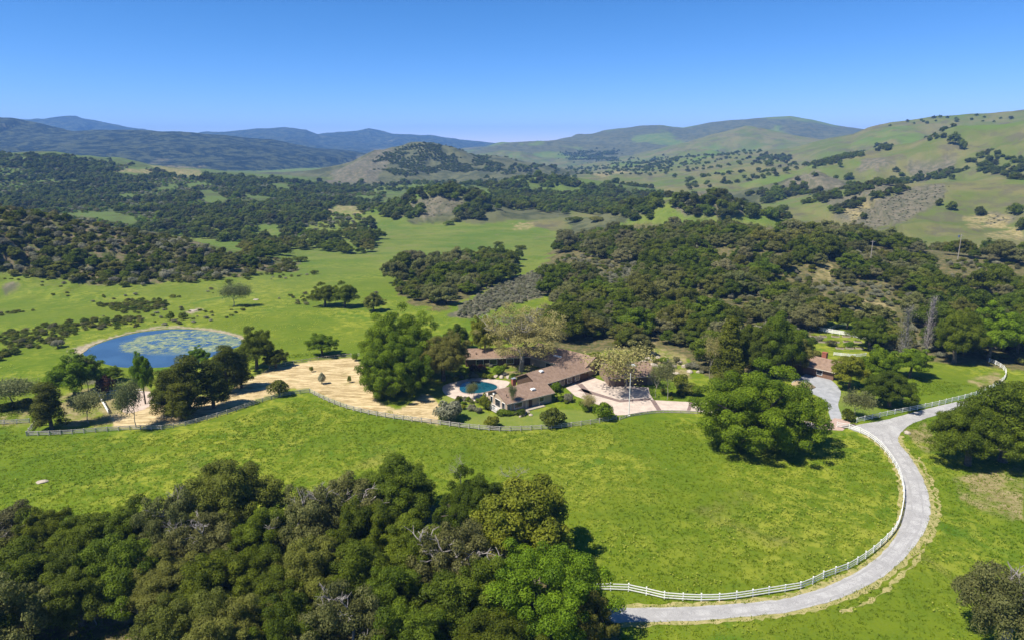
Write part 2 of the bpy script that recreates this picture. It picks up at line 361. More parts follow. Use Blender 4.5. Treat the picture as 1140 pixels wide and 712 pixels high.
t = NT('meadow')
def sep(name):
    a = t.attr(name); s = t.new('ShaderNodeSeparateColor'); t.l.new(a.outputs['Color'], s.inputs[0]); return list(s.outputs[:3])+[a.outputs['Alpha']]
A, B, Cc = sep('ca'), sep('cb'), sep('cc')
n_big = t.noise(0.012, 4, 0.6); n_mid = t.noise(0.06, 5, 0.65); n_sm = t.noise(0.45, 5, 0.7); n_fl = t.noise(0.28, 6, 0.72, dist=0.8); n_far = t.noise(0.004, 6, 0.6)
g = t.mix(t.ramp(n_mid, 0.34, 0.62), (0.070, 0.122, 0.004), (0.106, 0.152, 0.006))
g = t.mix(t.ramp(n_big, 0.38, 0.66), g, (0.116, 0.150, 0.009))
g = t.mix(t.math('MULTIPLY', t.ramp(n_sm, 0.42, 0.66), 0.5), g, (0.058, 0.108, 0.007))
g = t.mix(t.math('MULTIPLY', t.ramp(t.noise(0.9, 3, 0.6), 0.5, 0.7), 0.3), g, (0.135, 0.170, 0.014))
fl = t.math('MULTIPLY', t.ramp(n_fl, 0.43, 0.61), t.ramp(t.noise(0.022, 5, 0.6), 0.40, 0.58))
g = t.mix(t.math('MULTIPLY', fl, 0.80), g, (0.235, 0.250, 0.028))                      # yellow flower drifts
g = t.mix(t.math('MULTIPLY', t.ramp(t.noise(0.03, 5, 0.65, dist=1.0), 0.60, 0.74), 0.6), g, (0.14, 0.125, 0.04))   # drying grass
g = t.mix(t.math('MULTIPLY', t.ramp(t.noise(0.045, 4, 0.6, dist=.7), 0.58, 0.72), 0.7), g, (0.045, 0.118, 0.008))
g = t.mix(t.ramp(n_far, 0.60, 0.75), g, (0.135, 0.135, 0.05))
fm = t.mix(t.ramp(t.noise(0.02, 6, 0.7), 0.36, 0.62), (0.072, 0.120, 0.018), (0.125, 0.150, 0.032))
fm = t.mix(t.math('MULTIPLY', t.ramp(t.noise(0.05, 6, 0.75, dist=.5), 0.55, 0.66), 0.6), fm, (0.150, 0.135, 0.060))
fm = t.mix(t.math('MULTIPLY', t.ramp(t.noise(0.09, 6, 0.75), 0.56, 0.66), 0.6), fm, (0.045, 0.075, 0.015))
g = t.mix(t.math('MULTIPLY', Cc[3], 0.85), g, fm)
sg = t.mix(t.ramp(t.noise(0.12, 6, 0.75), 0.42, 0.60), (0.085, 0.085, 0.050), (0.150, 0.130, 0.088))
hl = t.mix(t.ramp(t.noise(0.012, 6, 0.65), 0.38, 0.62), (0.088, 0.112, 0.026), (0.140, 0.130, 0.052))
hl = t.mix(t.math('MULTIPLY', t.ramp(t.noise(0.022, 7, 0.75), 0.50, 0.60), 0.75), hl, (0.088, 0.080, 0.050))
hl = t.mix(t.math('MULTIPLY', t.ramp(t.noise(0.007, 5, 0.6), 0.52, 0.66), 0.7), hl, (0.085, 0.140, 0.018))
dr = t.mix(t.ramp(t.noise(0.35, 5, 0.7), 0.35, 0.65), (0.17, 0.145, 0.055), (0.29, 0.235, 0.12))
dr = t.mix(t.math('MULTIPLY', t.ramp(n_sm, 0.55, 0.7), 0.6), dr, (0.09, 0.12, 0.02))
wf = t.mix(t.ramp(n_sm, 0.4, 0.65), (0.07, 0.075, 0.025), (0.16, 0.125, 0.06))
hb = t.mix(t.ramp(t.noise(0.035, 6, 0.7), 0.45, 0.58), (0.095, 0.098, 0.045), (0.052, 0.060, 0.028))
bf = t.mix(t.ramp(t.noise(0.2, 5, 0.7), 0.42, 0.6), (0.07, 0.085, 0.02), (0.15, 0.12, 0.07))
wl = t.mix(t.ramp(t.noise(0.02, 5, 0.65), 0.45, 0.6), (0.085, 0.120, 0.025), (0.070, 0.085, 0.025))
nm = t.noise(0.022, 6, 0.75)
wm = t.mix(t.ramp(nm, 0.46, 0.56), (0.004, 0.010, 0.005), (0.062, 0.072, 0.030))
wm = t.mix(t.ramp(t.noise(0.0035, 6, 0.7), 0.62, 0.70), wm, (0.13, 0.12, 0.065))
stw = t.noise(0.5, 5, 0.75, dist=1.2, stretch=(0.3, 1.3, 1)); 
st = t.mix(t.ramp(stw, 0.38, 0.62), (0.28, 0.205, 0.095), (0.55, 0.43, 0.245))
st = t.mix(t.math('MULTIPLY', t.ramp(t.noise(0.12, 4, 0.6), 0.56, 0.72), 0.7), st, (0.20, 0.19, 0.06))
so_ = t.mix(t.ramp(n_sm, 0.35, 0.65), (0.22, 0.18, 0.12), (0.38, 0.32, 0.24))
ln = t.mix(t.ramp(t.noise(0.15, 4, 0.6), 0.35, 0.65), (0.11, 0.155, 0.022), (0.16, 0.185, 0.035))
c = g
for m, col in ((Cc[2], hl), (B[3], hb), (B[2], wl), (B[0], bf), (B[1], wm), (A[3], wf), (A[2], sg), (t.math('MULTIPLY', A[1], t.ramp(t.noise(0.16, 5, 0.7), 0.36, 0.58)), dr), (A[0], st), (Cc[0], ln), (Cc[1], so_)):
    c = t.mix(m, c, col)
hh = t.math('ADD', t.math('MULTIPLY', n_sm, 0.5), t.math('MULTIPLY', n_fl, 0.5))
hh = t.math('ADD', hh, t.math('MULTIPLY', t.math('MULTIPLY', nm, B[1]), 45.0))
t.bump(hh, 0.7, 0.7)
ground = tag(link('meadow_ground', gm, None, t.done(c, 0.9)), kind='structure')

# ------------------------------------------------------------------ air
zlo, zhi = float(GZ.min())-1.0, max(float(GZ.max()), EYE)+25.0
hz = MB(); hz.box((0, 0, (zlo+zhi)/2), (21600, 21600, zhi-zlo))
hm = bpy.data.materials.new('haze'); hm.use_nodes = True; hm.node_tree.nodes.clear()
ho = hm.node_tree.nodes.new('ShaderNodeOutputMaterial'); hv = hm.node_tree.nodes.new('ShaderNodeVolumePrincipled')
hv.inputs['Color'].default_value = (0.22, 0.48, 1.0, 1); hv.inputs['Density'].default_value = 0.00012; hv.inputs['Anisotropy'].default_value = 0.0
hm.node_tree.links.new(hv.outputs[0], ho.inputs['Volume'])
haze = tag(hz.build('haze', hm), kind='stuff')

# ------------------------------------------------------------------ plant models
def leaves_for(lobes, n, size, r, core=0.2, squash=0.8, jit=0.75, up=0.25):
    C = np.array([l[0] for l in lobes]); Rl = np.array([l[1] for l in lobes]); tl = r.random(len(lobes))
    w_ = Rl**2/np.sum(Rl**2); k = r.choice(len(lobes), int(n*1.6), p=w_)
    d = r.normal(size=(len(k), 3)); d /= np.linalg.norm(d, axis=1)[:, None]
    d[:, 2] = np.where((d[:, 2] < -0.35) & (r.random(len(k)) < 0.6), -d[:, 2], d[:, 2])
    ic = r.random(len(k)) < core
    rad = np.where(ic, r.uniform(0.35, 0.8, len(k)), r.uniform(0.78, 1.08, len(k)))
    p = C[k] + d*(Rl[k]*rad)[:, None]*np.array([1, 1, squash])
    keep = np.ones(len(k), bool)
    for i in range(len(C)):
        q = (p-C[i])/np.array([1, 1, squash]); keep &= ~(((q**2).sum(1) < (0.68*Rl[i])**2) & (k != i)) | ic
    idx = np.nonzero(keep)[0][:n]
    p, d, k, ic = p[idx], d[idx], k[idx], ic[idx]; m = len(p)
    nrm = d + r.normal(size=(m, 3))*jit*0.6 + np.array([0, 0, up]); nrm /= np.linalg.norm(nrm, axis=1)[:, None]
    a = np.cross(nrm, r.normal(size=(m, 3))); a /= np.linalg.norm(a, axis=1)[:, None]+1e-9; b = np.cross(nrm, a)
    s = size*r.uniform(0.55, 1.35, m)*np.where(ic, 1.5, 1.0); s2 = s*r.uniform(0.45, 0.8, m)
    a *= s[:, None]*0.5; b *= s2[:, None]*0.5
    skew = r.uniform(-0.5, 0.5, m)[:, None]
    P = np.stack([p-a, p-b+a*skew, p+a, p+b-a*skew*0.6], 1).reshape(-1, 3)
    Qd = np.arange(m*4).reshape(-1, 4)
    tint = np.clip(0.55*tl[k] + 0.55*r.random(m) - 0.05, 0, 1)
    return P, Qd, tint
def dome_lobes(r, rad, z0, z1, n, lr, low=-0.35, irr=1.0):
    out = []; zc = z0+(z1-z0)*0.38; ph0 = r.uniform(0, 6.28, 4)
    for i in range(n):
        ph = r.uniform(0, 2*math.pi); ct = r.uniform(low, 1.0)
        out_r = 1 + irr*(0.10*math.sin(2*ph+ph0[0]) + 0.09*math.sin(3*ph+ph0[1]) + 0.07*math.sin(5*ph+ph0[2]))
        stt = math.sqrt(max(0, 1-ct*ct))**(0.75 if ct < 0 else 1)*(1 if ct > 0 else 1+0.2*ct); f = r.uniform(0.55, 1.0) if r.random() < 0.8 else r.uniform(0.1, 0.6)
        q = lr*r.uniform(0.65, 1.3)
        R_ = max(rad*out_r-q*0.8, 0.2)*f
        hz_ = (z1-zc-q*0.6) if ct > 0 else (zc-z0)
        z = zc + ct*hz_*f*(1+0.18*math.sin(2*ph+ph0[3]))
        out.append((np.array([R_*stt*math.cos(ph), R_*stt*math.sin(ph), max(z, z0+q*0.4)]), q))
    return out
def crown(name, seed, rad, z0, z1, n, lr, leaves, size, core=0.2, **k):
    r = np.random.default_rng(seed)
    lb = dome_lobes(r, rad, z0, z1, n, lr, low=k.pop('low', -0.35), irr=k.pop('irr', 1.0))
    P, Qd, ti = leaves_for(lb, leaves, size, r, core, **k)
    return np_mesh(name, P, Qd, tint=ti), lb
def trunk_mesh(name, seed, h, r0, lobes, nl=7):
    r = random.Random(seed); m = MB()
    fork = h*0.45; top = (r.uniform(-.3, .3), r.uniform(-.3, .3), fork)
    m.tube([(0, 0, -0.6), (0, 0, 0.2), (top[0]*.5, top[1]*.5, fork*.5), top], [r0*1.7, r0*1.15, r0*0.95, r0*0.8], 8)
    far = sorted(lobes, key=lambda l: -np.hypot(l[0][0], l[0][1]))
    for l in [far[int(i*len(far)/nl*0.8)] for i in range(nl)]:
        c = l[0]; mid = (top[0]*0.5+c[0]*0.45, top[1]*0.5+c[1]*0.45, fork+(c[2]-fork)*0.35)
        m.tube([(top[0], top[1], fork-0.3), mid, tuple(c)], [r0*0.6, r0*0.4, r0*0.12], 5)
    return m.mesh(name)
def branching(seed, h, r0, spread, depth=4, nb=3, trunk_f=0.3, up=0.5):      # bare limbs: returns MB and the tips
    r = random.Random(seed); m = MB(); tips = []
    def grow(p, d, L, rad, k):
        q = p + d*L*0.5 + Vector((r.uniform(-1, 1), r.uniform(-1, 1), r.uniform(-.3, .6)))*L*0.10; e = p + d*L
        m.tube([p, q, e], [rad, rad*0.8, rad*0.58], 6 if k < 2 else 4)
        if k >= 1: tips.extend([tuple(q), tuple(e)])
        if k == depth: return
        for i in range(nb + (1 if r.random() < 0.5 else 0)):
            nd = (d*0.55 + Vector((r.uniform(-1, 1)*spread, r.uniform(-1, 1)*spread, r.uniform(-0.35, 0.8)*up+0.12))).normalized()
            grow(e if i else q.lerp(e, .6), nd, L*r.uniform(0.55, 0.82), rad*0.56, k+1)
    grow(Vector((0, 0, -0.3)), Vector((r.uniform(-.05, .05), r.uniform(-.05, .05), 1)).normalized(), h*trunk_f, r0, 0)
    return m, tips
def tip_leaves(tips, per, size, r, rad=0.6):
    T = np.repeat(np.array(tips), per, 0); lb = r.normal(size=T.shape)*rad
    p = T+lb; m = len(p); nrm = r.normal(size=(m, 3))+np.array([0, 0, .6]); nrm /= np.linalg.norm(nrm, axis=1)[:, None]
    a = np.cross(nrm, r.normal(size=(m, 3))); a /= np.linalg.norm(a, axis=1)[:, None]; b = np.cross(nrm, a)
    s = size*r.uniform(0.5, 1.3, m); a *= s[:, None]*.5; b *= s[:, None]*.33
    P = np.stack([p-a, p-b, p+a, p+b], 1).reshape(-1, 3)
    return P, np.arange(m*4).reshape(-1, 4), r.random(m)

bark = plain('grey_bark', (0.16, 0.135, 0.105), (0.07, 0.058, 0.045), 2.0, 0.9, 0.4)
pale_bark = plain('pale_bark', (0.34, 0.31, 0.26), (0.19, 0.17, 0.14), 1.5, 0.85)
silver_bark = plain('dead_bark', (0.32, 0.29, 0.27), (0.17, 0.15, 0.14), 2.5, 0.9)
L_LIVE = leaf_mat('live_oak_leaf', (0.036, 0.058, 0.003), (0.160, 0.205, 0.014), alt=(0.200, 0.205, 0.040))
L_GREY = leaf_mat('lichen_oak_leaf', (0.060, 0.070, 0.015), (0.230, 0.235, 0.075), alt=(0.25, 0.24, 0.11))
L_VAL = leaf_mat('valley_oak_leaf', (0.055, 0.105, 0.004), (0.205, 0.300, 0.013), transl=0.38, var=0.2)
L_LIME = leaf_mat('lime_leaf', (0.095, 0.120, 0.008), (0.250, 0.265, 0.024), transl=0.38, var=0.2)
L_PINE = leaf_mat('pine_needle', (0.040, 0.055, 0.004), (0.160, 0.178, 0.016), var=0.25)
L_BRUSH = leaf_mat('brush_leaf', (0.055, 0.072, 0.006), (0.190, 0.205, 0.026), alt=(0.19, 0.18, 0.085), var=0.45)
L_SAGE = leaf_mat('sage_leaf', (0.170, 0.172, 0.105), (0.340, 0.330, 0.225), alt=(0.20, 0.21, 0.09), var=0.4)
L_OLIVE = leaf_mat('olive_leaf', (0.10, 0.12, 0.04), (0.25, 0.26, 0.10), var=0.2)
L_TAN = leaf_mat('budding_leaf', (0.22, 0.195, 0.06), (0.42, 0.37, 0.14), var=0.15, transl=0.35)
L_RED = leaf_mat('plum_leaf', (0.06, 0.025, 0.018), (0.15, 0.07, 0.045), var=0.2)
L_WOOD = leaf_mat('woodland_leaf', (0.036, 0.056, 0.004), (0.150, 0.195, 0.020), alt=(0.085, 0.090, 0.028), var=0.5)

PROTO = {}
def P_(kind, crown_me, trunk_me, wid, hgt, lm, bm=bark):
    co = np.empty(len(crown_me.vertices)*3, np.float32); crown_me.vertices.foreach_get('co', co); co = co.reshape(-1, 3)
    lo, hi = np.percentile(co[:, :2], 0.15, axis=0), np.percentile(co[:, :2], 99.85, axis=0); mid = (lo+hi)/2
    co[:, :2] -= mid; crown_me.vertices.foreach_set('co', co.ravel()); crown_me.update()
    wid = float((hi-lo).mean()); hgt = float(np.percentile(co[:, 2], 99.8))
    PROTO.setdefault(kind, []).append(dict(c=crown_me, t=trunk_me, w=wid, h=hgt, lm=lm, bm=bm))
for i in range(4):                          # near live oaks, 12 m wide
    c, lb = crown('live_oak_crown', 10+i, 6.2, 0.9, 10, 160, 0.95, 64000, 0.19); P_('live', c, trunk_mesh('live_oak_trunk', i, 9, 0.45, lb), 12.4, 10, L_LIVE)
    r = np.random.default_rng(110+i); lb = dome_lobes(r, 6.2, 1.2, 9.6, 115, 0.9)      # thinner, lichen hung, its limbs showing
    P, Qd, ti = leaves_for(lb, 27000, 0.22, r, 0.2); mb, tips = branching(120+i, 10, 0.28, 0.95, 5, 2, 0.24, .6); Vv = np.array(mb.v); cm = np_mesh('lichen_oak_crown', P, Qd, tint=ti)
    P_('grey', cm, mb.mesh('lichen_oak_limbs'), 0, 0, L_GREY, silver_bark); p_ = PROTO['grey'][-1]
    s_ = p_['w']*0.54/np.percentile(np.hypot(Vv[:, 0], Vv[:, 1]), 98); sz_ = p_['h']*1.04/Vv[:, 2].max()
    for v_ in p_['t'].vertices: v_.co.x *= s_; v_.co.y *= s_; v_.co.z *= sz_
for i in range(4):                          # mid distance live oaks
    c, lb = crown('live_oak_crown', 30+i, 6.2, 0.6, 10, 90, 1.15, 13000, 0.40); P_('livemid', c, trunk_mesh('live_oak_trunk', 40+i, 9, 0.45, lb, 5), 12.4, 10, L_LIVE)
    PROTO.setdefault('greymid', []).append(dict(PROTO['livemid'][-1], lm=L_GREY))
for i in range(3):                          # far oaks and woodland
    c, lb = crown('oak_crown', 50+i, 6.2, 0.3, 9.5, 26, 2.1, 1700, 0.95, 0.1, jit=0.6); P_('far', c, trunk_mesh('oak_trunk', 60+i, 8, 0.4, lb, 3), 12.4, 9.5, L_WOOD)
for i in range(3):                          # big valley oaks, 24 m wide
    c, lb = crown('valley_oak_crown', 70+i, 12.5, 0.0, 16, 250, 1.35, 100000, 0.28, 0.15, low=-0.95); P_('valley', c, trunk_mesh('valley_oak_trunk', 75+i, 13, 0.75, lb, 10), 25, 16, L_VAL)
c, lb = crown('valley_oak_crown', 79, 12.5, 0.0, 16, 330, 1.3, 130000, 0.27, 0.14, low=-0.9, irr=0.3); P_('domeoak', c, trunk_mesh('valley_oak_trunk', 79, 13, 0.8, lb, 10), 25, 16, L_VAL)
for i in range(2):                          # smaller broadleaf tree with bright leaves
    c, lb = crown('broadleaf_crown', 80+i, 5, 1.2, 10, 95, 0.9, 28000, 0.24, 0.15); P_('broad', c, trunk_mesh('broadleaf_trunk', 85+i, 9, 0.3, lb, 7), 10, 10, L_VAL)
    PROTO.setdefault('lime', []).append(dict(PROTO['broad'][-1], lm=L_LIME))
for i in range(3):                          # pines: stacked uneven tiers
    r = np.random.default_rng(90+i); lb = []
    for z in np.linspace(2.2, 12.5, 15):
        rr = 3.6*(1-((z-3.5)/11)**2*0.75)
        for a in r.uniform(0, 6.28, 5):
            q = r.uniform(0.9, 1.5); lb.append((np.array([math.cos(a)*rr*r.uniform(.2, .8), math.sin(a)*rr*r.uniform(.2, .8), z+r.uniform(-.4, .4)]), q))
    P, Qd, ti = leaves_for(lb, 17000, 0.27, r, 0.12, squash=0.7)
    m = MB(); m.tube([(0, 0, -.5), (0.1, 0, 4), (0, .1, 9), (0, 0, 12.5)], [.42, .32, .2, .06], 8)
    for l in lb[::4]: m.tube([(0, 0, l[0][2]-.8), tuple(l[0])], [.11, .05], 4)
    P_('pine', np_mesh('pine_crown', P, Qd, tint=ti), m.mesh('pine_trunk'), 7.6, 13.5, L_PINE)
r = np.random.default_rng(99); lb = []      # tall dense conifer
for z in np.linspace(1.5, 17, 26):
    rr = 4.2*(1-z/18.5)**0.75+0.25
    for a in r.uniform(0, 6.28, 6): q = 0.55+rr*0.24; lb.append((np.array([math.cos(a)*rr*r.uniform(.45, .85), math.sin(a)*rr*r.uniform(.45, .85), z]), q))
P, Qd, ti = leaves_for(lb, 15000, 0.38, r, 0.15, squash=0.75)
m = MB(); m.tube([(0, 0, -.5), (0, 0, 6), (0, 0, 17)], [.5, .35, .06], 8)
P_('conifer', np_mesh('conifer_crown', P, Qd, tint=ti), m.mesh('conifer_trunk'), 9.2, 18, L_PINE)
def bare(kind, seed, h, r0, spread, lm, bm, per, size, lrad, wid, depth=4, nb=3, tf=0.28, up=.5, n=1):
    for i in range(n):
        mb, tips = branching(seed+i, h, r0, spread, depth, nb, tf, up)
        Vv = np.array(mb.v); hh = Vv[:, 2].max(); ww = (np.percentile(np.hypot(Vv[:, 0], Vv[:, 1]), 97))*2
        cm = None
        if per:
            P, Qd, ti = tip_leaves(tips, per, size, np.random.default_rng(seed+i), lrad); cm = np_mesh(kind+'_crown', P, Qd, tint=ti)
        PROTO.setdefault(kind, []).append(dict(c=cm, t=mb.mesh(kind+'_branches'), w=ww, h=hh, lm=lm, bm=bm))
def column(kind, seed, h, r0, w0, lm, bm, nbr, per, size):      # slim upright tree: limbs hug the stem all the way up
    r = random.Random(seed); m = MB(); tips = []
    m.tube([(0, 0, -.4), (0.1, 0, h*.5), (0, 0, h)], [r0, r0*.6, r0*.1], 7)
    for i in range(nbr):
        z = h*(0.06+0.86*i/nbr); a = r.uniform(0, 6.28); L = h*r.uniform(.10, .22)*(1.1-z/h*.6); o_ = w0*r.uniform(.4, 1.0)*(1.05-0.6*(z/h))
        p = [(0, 0, z), (math.cos(a)*o_*.7, math.sin(a)*o_*.7, z+L*.45), (math.cos(a)*o_, math.sin(a)*o_, z+L)]
        m.tube(p, [r0*.3, r0*.2, r0*.06], 4); tips += [p[1], p[2], ((p[1][0]+p[2][0])/2, (p[1][1]+p[2][1])/2, z+L*.7)]
    P, Qd, ti = tip_leaves(tips, per, size, np.random.default_rng(seed), .45)
    PROTO.setdefault(kind, []).append(dict(c=np_mesh(kind+'_crown', P, Qd, tint=ti), t=m.mesh(kind+'_branches'), w=w0*2.2, h=h*1.05, lm=lm, bm=bm))
L_GREYT = leaf_mat('grey_twig', (0.14, 0.12, 0.115), (0.30, 0.265, 0.25), var=0.1)
column('poplar', 251, 14, .22, 1.7, L_SAGE, silver_bark, 90, 8, .22); column('deadpoplar', 241, 15, .25, 1.25, L_GREYT, silver_bark, 130, 6, .14)
# open budding crown: limbs plus thin leaf clouds
mb, tips = branching(201, 19, 0.42, 1.0, 5, 3, 0.26, .75); Vv = np.array(mb.v)
r = np.random.default_rng(202); lb = dome_lobes(r, 10.5, 2.5, 19.5, 150, 1.25, low=-0.45); P, Qd, ti = leaves_for(lb, 21000, 0.24, r, 0.3, jit=1.2)
P2, Q2, t2 = tip_leaves(tips, 5, 0.28, r, .8)
P_('sycamore', np_mesh('sycamore_crown', np.r_[P, P2], np.r_[Qd, Q2+len(P)], tint=np.r_[ti, t2]), mb.mesh('sycamore_branches'), 0, 0, L_TAN, pale_bark)
for p_ in PROTO['sycamore']:
    s_ = p_['w']*0.46/np.percentile(np.hypot(Vv[:, 0], Vv[:, 1]), 98); sz_ = p_['h']*0.93/Vv[:, 2].max()
    for v_ in p_['t'].vertices: v_.co.x *= s_; v_.co.y *= s_; v_.co.z *= sz_
bare('sparse', 211, 9, 0.11, 0.95, L_TAN, pale_bark, 14, 0.22, 0.5, 8, depth=4, nb=3, n=2)
bare('sparseolive', 221, 8, 0.10, 0.95, L_OLIVE, pale_bark, 18, 0.22, 0.5, 8, depth=4, nb=3, n=2)
bare('snag', 231, 7, 0.12, 0.95, L_TAN, silver_bark, 0, 0, 0, 7, depth=5, nb=2, n=3, up=.3)
bare('birch', 261, 10, 0.11, 0.5, L_OLIVE, pale_bark, 12, 0.24, .5, 4, depth=4, nb=3, up=.8)
for i in range(3):                          # shrubs, 3 m wide
    c, lb = crown('shrub_crown', 300+i, 1.5, 0.0, 2.1, 16, 0.62, 1500, 0.24, 0.1, low=-0.1); m = MB(); m.tube([(0, 0, -.2), (0, 0, .9)], [.09, .05], 5)
    for kk, lm in (('shrub', L_BRUSH), ('roundshrub', L_VAL), ('limeshrub', L_LIME), ('oliveshrub', L_OLIVE), ('redshrub', L_RED), ('sageshrub', L_SAGE), ('darkshrub', L_LIVE)):
        PROTO.setdefault(kk, []).append(dict(c=c, t=m.mesh('shrub_stem'), w=3.0, h=2.1, lm=lm, bm=bark))

FIRST = {}
def plant(kind, name, x, y, width, height, label=None, cat='tree', group=None, var=None, rz=None, z=None, parts=True):
    k = int(rng.integers(len(PROTO[kind]))) if var is None else var % len(PROTO[kind]); p = PROTO[kind][k]
    z = float(zat(x, y)) if z is None else z
    o = empty(name, (x, y, z), rng.uniform(0, 6.28) if rz is None else rz, label=label, cat=cat, group=group)
    o.scale = (width/p['w'], width/p['w'], height/p['h'])
    key = (kind, k)
    if key not in FIRST:
        pr = {}
        for part, me, mt in (('crown', p['c'], p['lm']), ('trunk', p['t'], p['bm'])):
            if me is None: continue
            me = me if len(me.materials) == 0 else me.copy()
            me.materials.clear(); me.materials.append(mt); pr[part] = me
        FIRST[key] = pr
    kids = FIRST[key]
    for part, me in kids.items():
        nm = part if not (part == 'trunk' and 'crown' not in kids) else 'branches'
        link(nm, me, o)
    PLACED.append((x, y, width))
    return o
PLACED = []
def px_tree(spec, name, cat='tree', group=None):
    # photo extents (centre u, top v, lowest v, width in px) -> a tree standing on the ground there
    u, vt, vb, wpx, kind, label = spec[:6]
    tb = math.radians(0)
    dep = math.atan((vb-CY)/FPX)+PITCH
    vbase = vb - 0.30*wpx*max(math.sin(dep), 0.05)
    x, y, z = hit(u, vbase); c = y*math.cos(PITCH)-(z-EYE)*math.sin(PITCH); s = FPX/c
    return plant(kind, name, x, y, wpx/s, max((vbase-vt)/(s*math.cos(dep)), 0.6), label, cat, group, z=z)

# ------------------------------------------------------------------ single trees and shrubs, read off the photograph
GROVE = 'oaks of the foreground grove'
LB_ = {'live': 'dark green live oak in the dense grove at the bottom left', 'grey': 'grey-green lichen covered oak in the dense grove at the bottom left'}
edge = [   # the ones one can point at
 (255,517,618,112,'live','dark oak rising highest at the back edge of the foreground grove'),
 (440,513,600,98,'live','dark oak right of the meadow gap at the top of the foreground grove'),
 (385,537,620,84,'grey','pale lichen covered oak just left of the high dark oak in the foreground grove'),
 (525,528,612,70,'live','narrow dark oak below a bare grey branch at the meadow edge'),
 (588,545,652,122,'lime','yellow-green oak at the right edge of the foreground grove'),
 (600,630,745,170,'valley','big mid green oak at the bottom centre beside the end of the road'),
 (655,664,735,54,'live','small dark oak at the near end of the grey road'),
 (1118,645,745,105,'grey','grey-green oak cut off by the bottom right corner'),
 (1077,452,528,82,'live','dark round oak right of the road bend, left one of two'),
 (1116,430,527,105,'live','dark oak right of the road bend, cut by the right edge'),
 (837,415,513,142,'domeoak','huge bright green valley oak standing alone in the meadow beside the driveway'),
 (447,343,424,94,'valley','tall light green valley oak behind the straw field'),
 (438,378,448,82,'domeoak','broad green oak at the edge of the straw field, left of the pool'),
 (494,370,429,56,'live','dark oak between the pool and the light green oaks'),
 (580,341,422,98,'sycamore','large budding sycamore with pale limbs in the house courtyard'),
 (541,352,405,36,'lime','yellow-green tree behind the left end of the house'),
 (286,364,414,42,'live','dark oak with open trunk right of the pond'),
 (307,389,412,26,'live','small dark oak leaning out at the right end of the pond tree row'),
 (84,392,449,58,'broad','leafy green tree left of the pond'),
 (118,417,441,22,'redshrub','reddish brown plum beside the paddock'),
 (162,394,452,26,'broad','slim light green tree on the near bank of the pond'),
 (222,384,410,24,'broad','small round green tree on the near bank of the pond'),
 (123,408,427,26,'live','small dark oak behind the plum at the left pond end'),
 (98,398,438,24,'sparseolive','pale thin-leaved tree between the green tree and the plum'),
 (99,440,474,30,'sparseolive','small grey olive tree on the dry yard left of the paddock'),
 (152,430,480,38,'sparseolive','thin grey tree in front of the paddock'),
 (14,424,458,44,'sparseolive','pale olive tree at the left edge above the hedge'),
 (260,319,343,34,'sparseolive','lone spreading open oak in the green field beyond the pond'),
 (362,315,343,32,'live','left dark oak of the close pair in the middle field'),
 (384,314,344,30,'live','right dark oak of the close pair in the middle field'),
 (416,326,348,24,'live','small round dark oak right of the close pair in the field'),
 (412,254,272,16,'livemid','round lone dark oak high in the valley meadow'),
 (359,372,399,36,'broad','low green tree behind the straw field'),
 (945,396,437,44,'lime','yellow-green tree in front of the cottage'),
 (975,388,442,42,'broad','green tree right of the yellow-green one by the cottage'),
 (1012,388,424,44,'broad','bright green tree above the white fence, right of the cottage trees'),
 (990,414,458,52,'live','dark green tree behind the white roadside fence'),
 (950,438,468,34,'sparseolive','small open tree on the lawn inside the white fence corner'),
 (1004,338,408,20,'poplar','tall thin greyish poplar behind the cottage trees'),
 (1031,328,394,15,'deadpoplar','tall bare purple-grey dead poplar'),
 (1062,346,408,52,'live','dark oak right of the dead poplar'),
 (1100,338,406,54,'broad','bright green tree above the curved end of the white fence'),
 (1132,348,402,44,'broad','green tree at the right edge above the white fence'),
 (864,350,424,58,'live','dark oak just left of the cottage roof'),
 (880,376,419,32,'live','low dark oak touching the cottage wall'),
 (842,362,424,52,'live','dark oak behind the huge valley oak'),
 (810,354,428,40,'conifer','tall olive-brown conifer behind the huge valley oak'),
 (790,378,424,22,'sparse','thin tan tree left of the tall conifer'),
 (943,344,368,26,'live','round dark oak above the vegetable garden'),
 (968,352,392,44,'live','dark oak at the right end of the vegetable garden'),
 (694,390,442,76,'sparse','budding open tree on the paved forecourt'),
 (743,404,446,20,'birch','right pale birch beside the driveway'),
 (730,406,444,16,'birch','left pale birch beside the driveway'),
 (528,428,444,20,'sparseolive','small olive tree in front of the swimming pool'),
 (652,440,459,20,'sparse','left small blossoming tree at the lawn edge'),
 (660,392,416,20,'lime','yellow-green round tree at the right end of the house roof'),
 (620,425,446,16,'broad','small leafy tree at the house corner by the front wing'),
 (571,428,458,9,'birch','slim pale birch in front of the gable'),
 (510,360,392,30,'live','dark tree behind the pool oak, beside the left end of the house roof'),
 (712,372,398,30,'greymid','grey-green oak with upright branches behind the garage'),
]
for s in edge:
    k = s[4]; nm = {'live': 'live_oak', 'livemid': 'live_oak', 'grey': 'live_oak', 'greymid': 'live_oak', 'lime': 'broadleaf_tree', 'broad': 'broadleaf_tree', 'valley': 'valley_oak', 'domeoak': 'valley_oak', 'sycamore': 'sycamore_tree',
         'sparse': 'open_tree', 'sparseolive': 'olive_tree', 'conifer': 'conifer_tree', 'poplar': 'poplar_tree', 'deadpoplar': 'dead_tree', 'birch': 'birch_tree', 'redshrub': 'plum_tree'}[k]
    px_tree(s, nm)
for u, vt, vb, wd in ((187,413,466,36),(212,398,464,38),(238,402,458,38),(202,428,471,32),(254,386,440,30),(269,390,434,26)):
    px_tree((u, vt, vb, wd, 'pine', 'olive green pine in the row between the pond and the lower meadow'), 'pine_tree', group='pines below the pond')
px_tree((58,428,482,38,'pine','dark ragged pine standing alone at the left fence corner'), 'pine_tree')
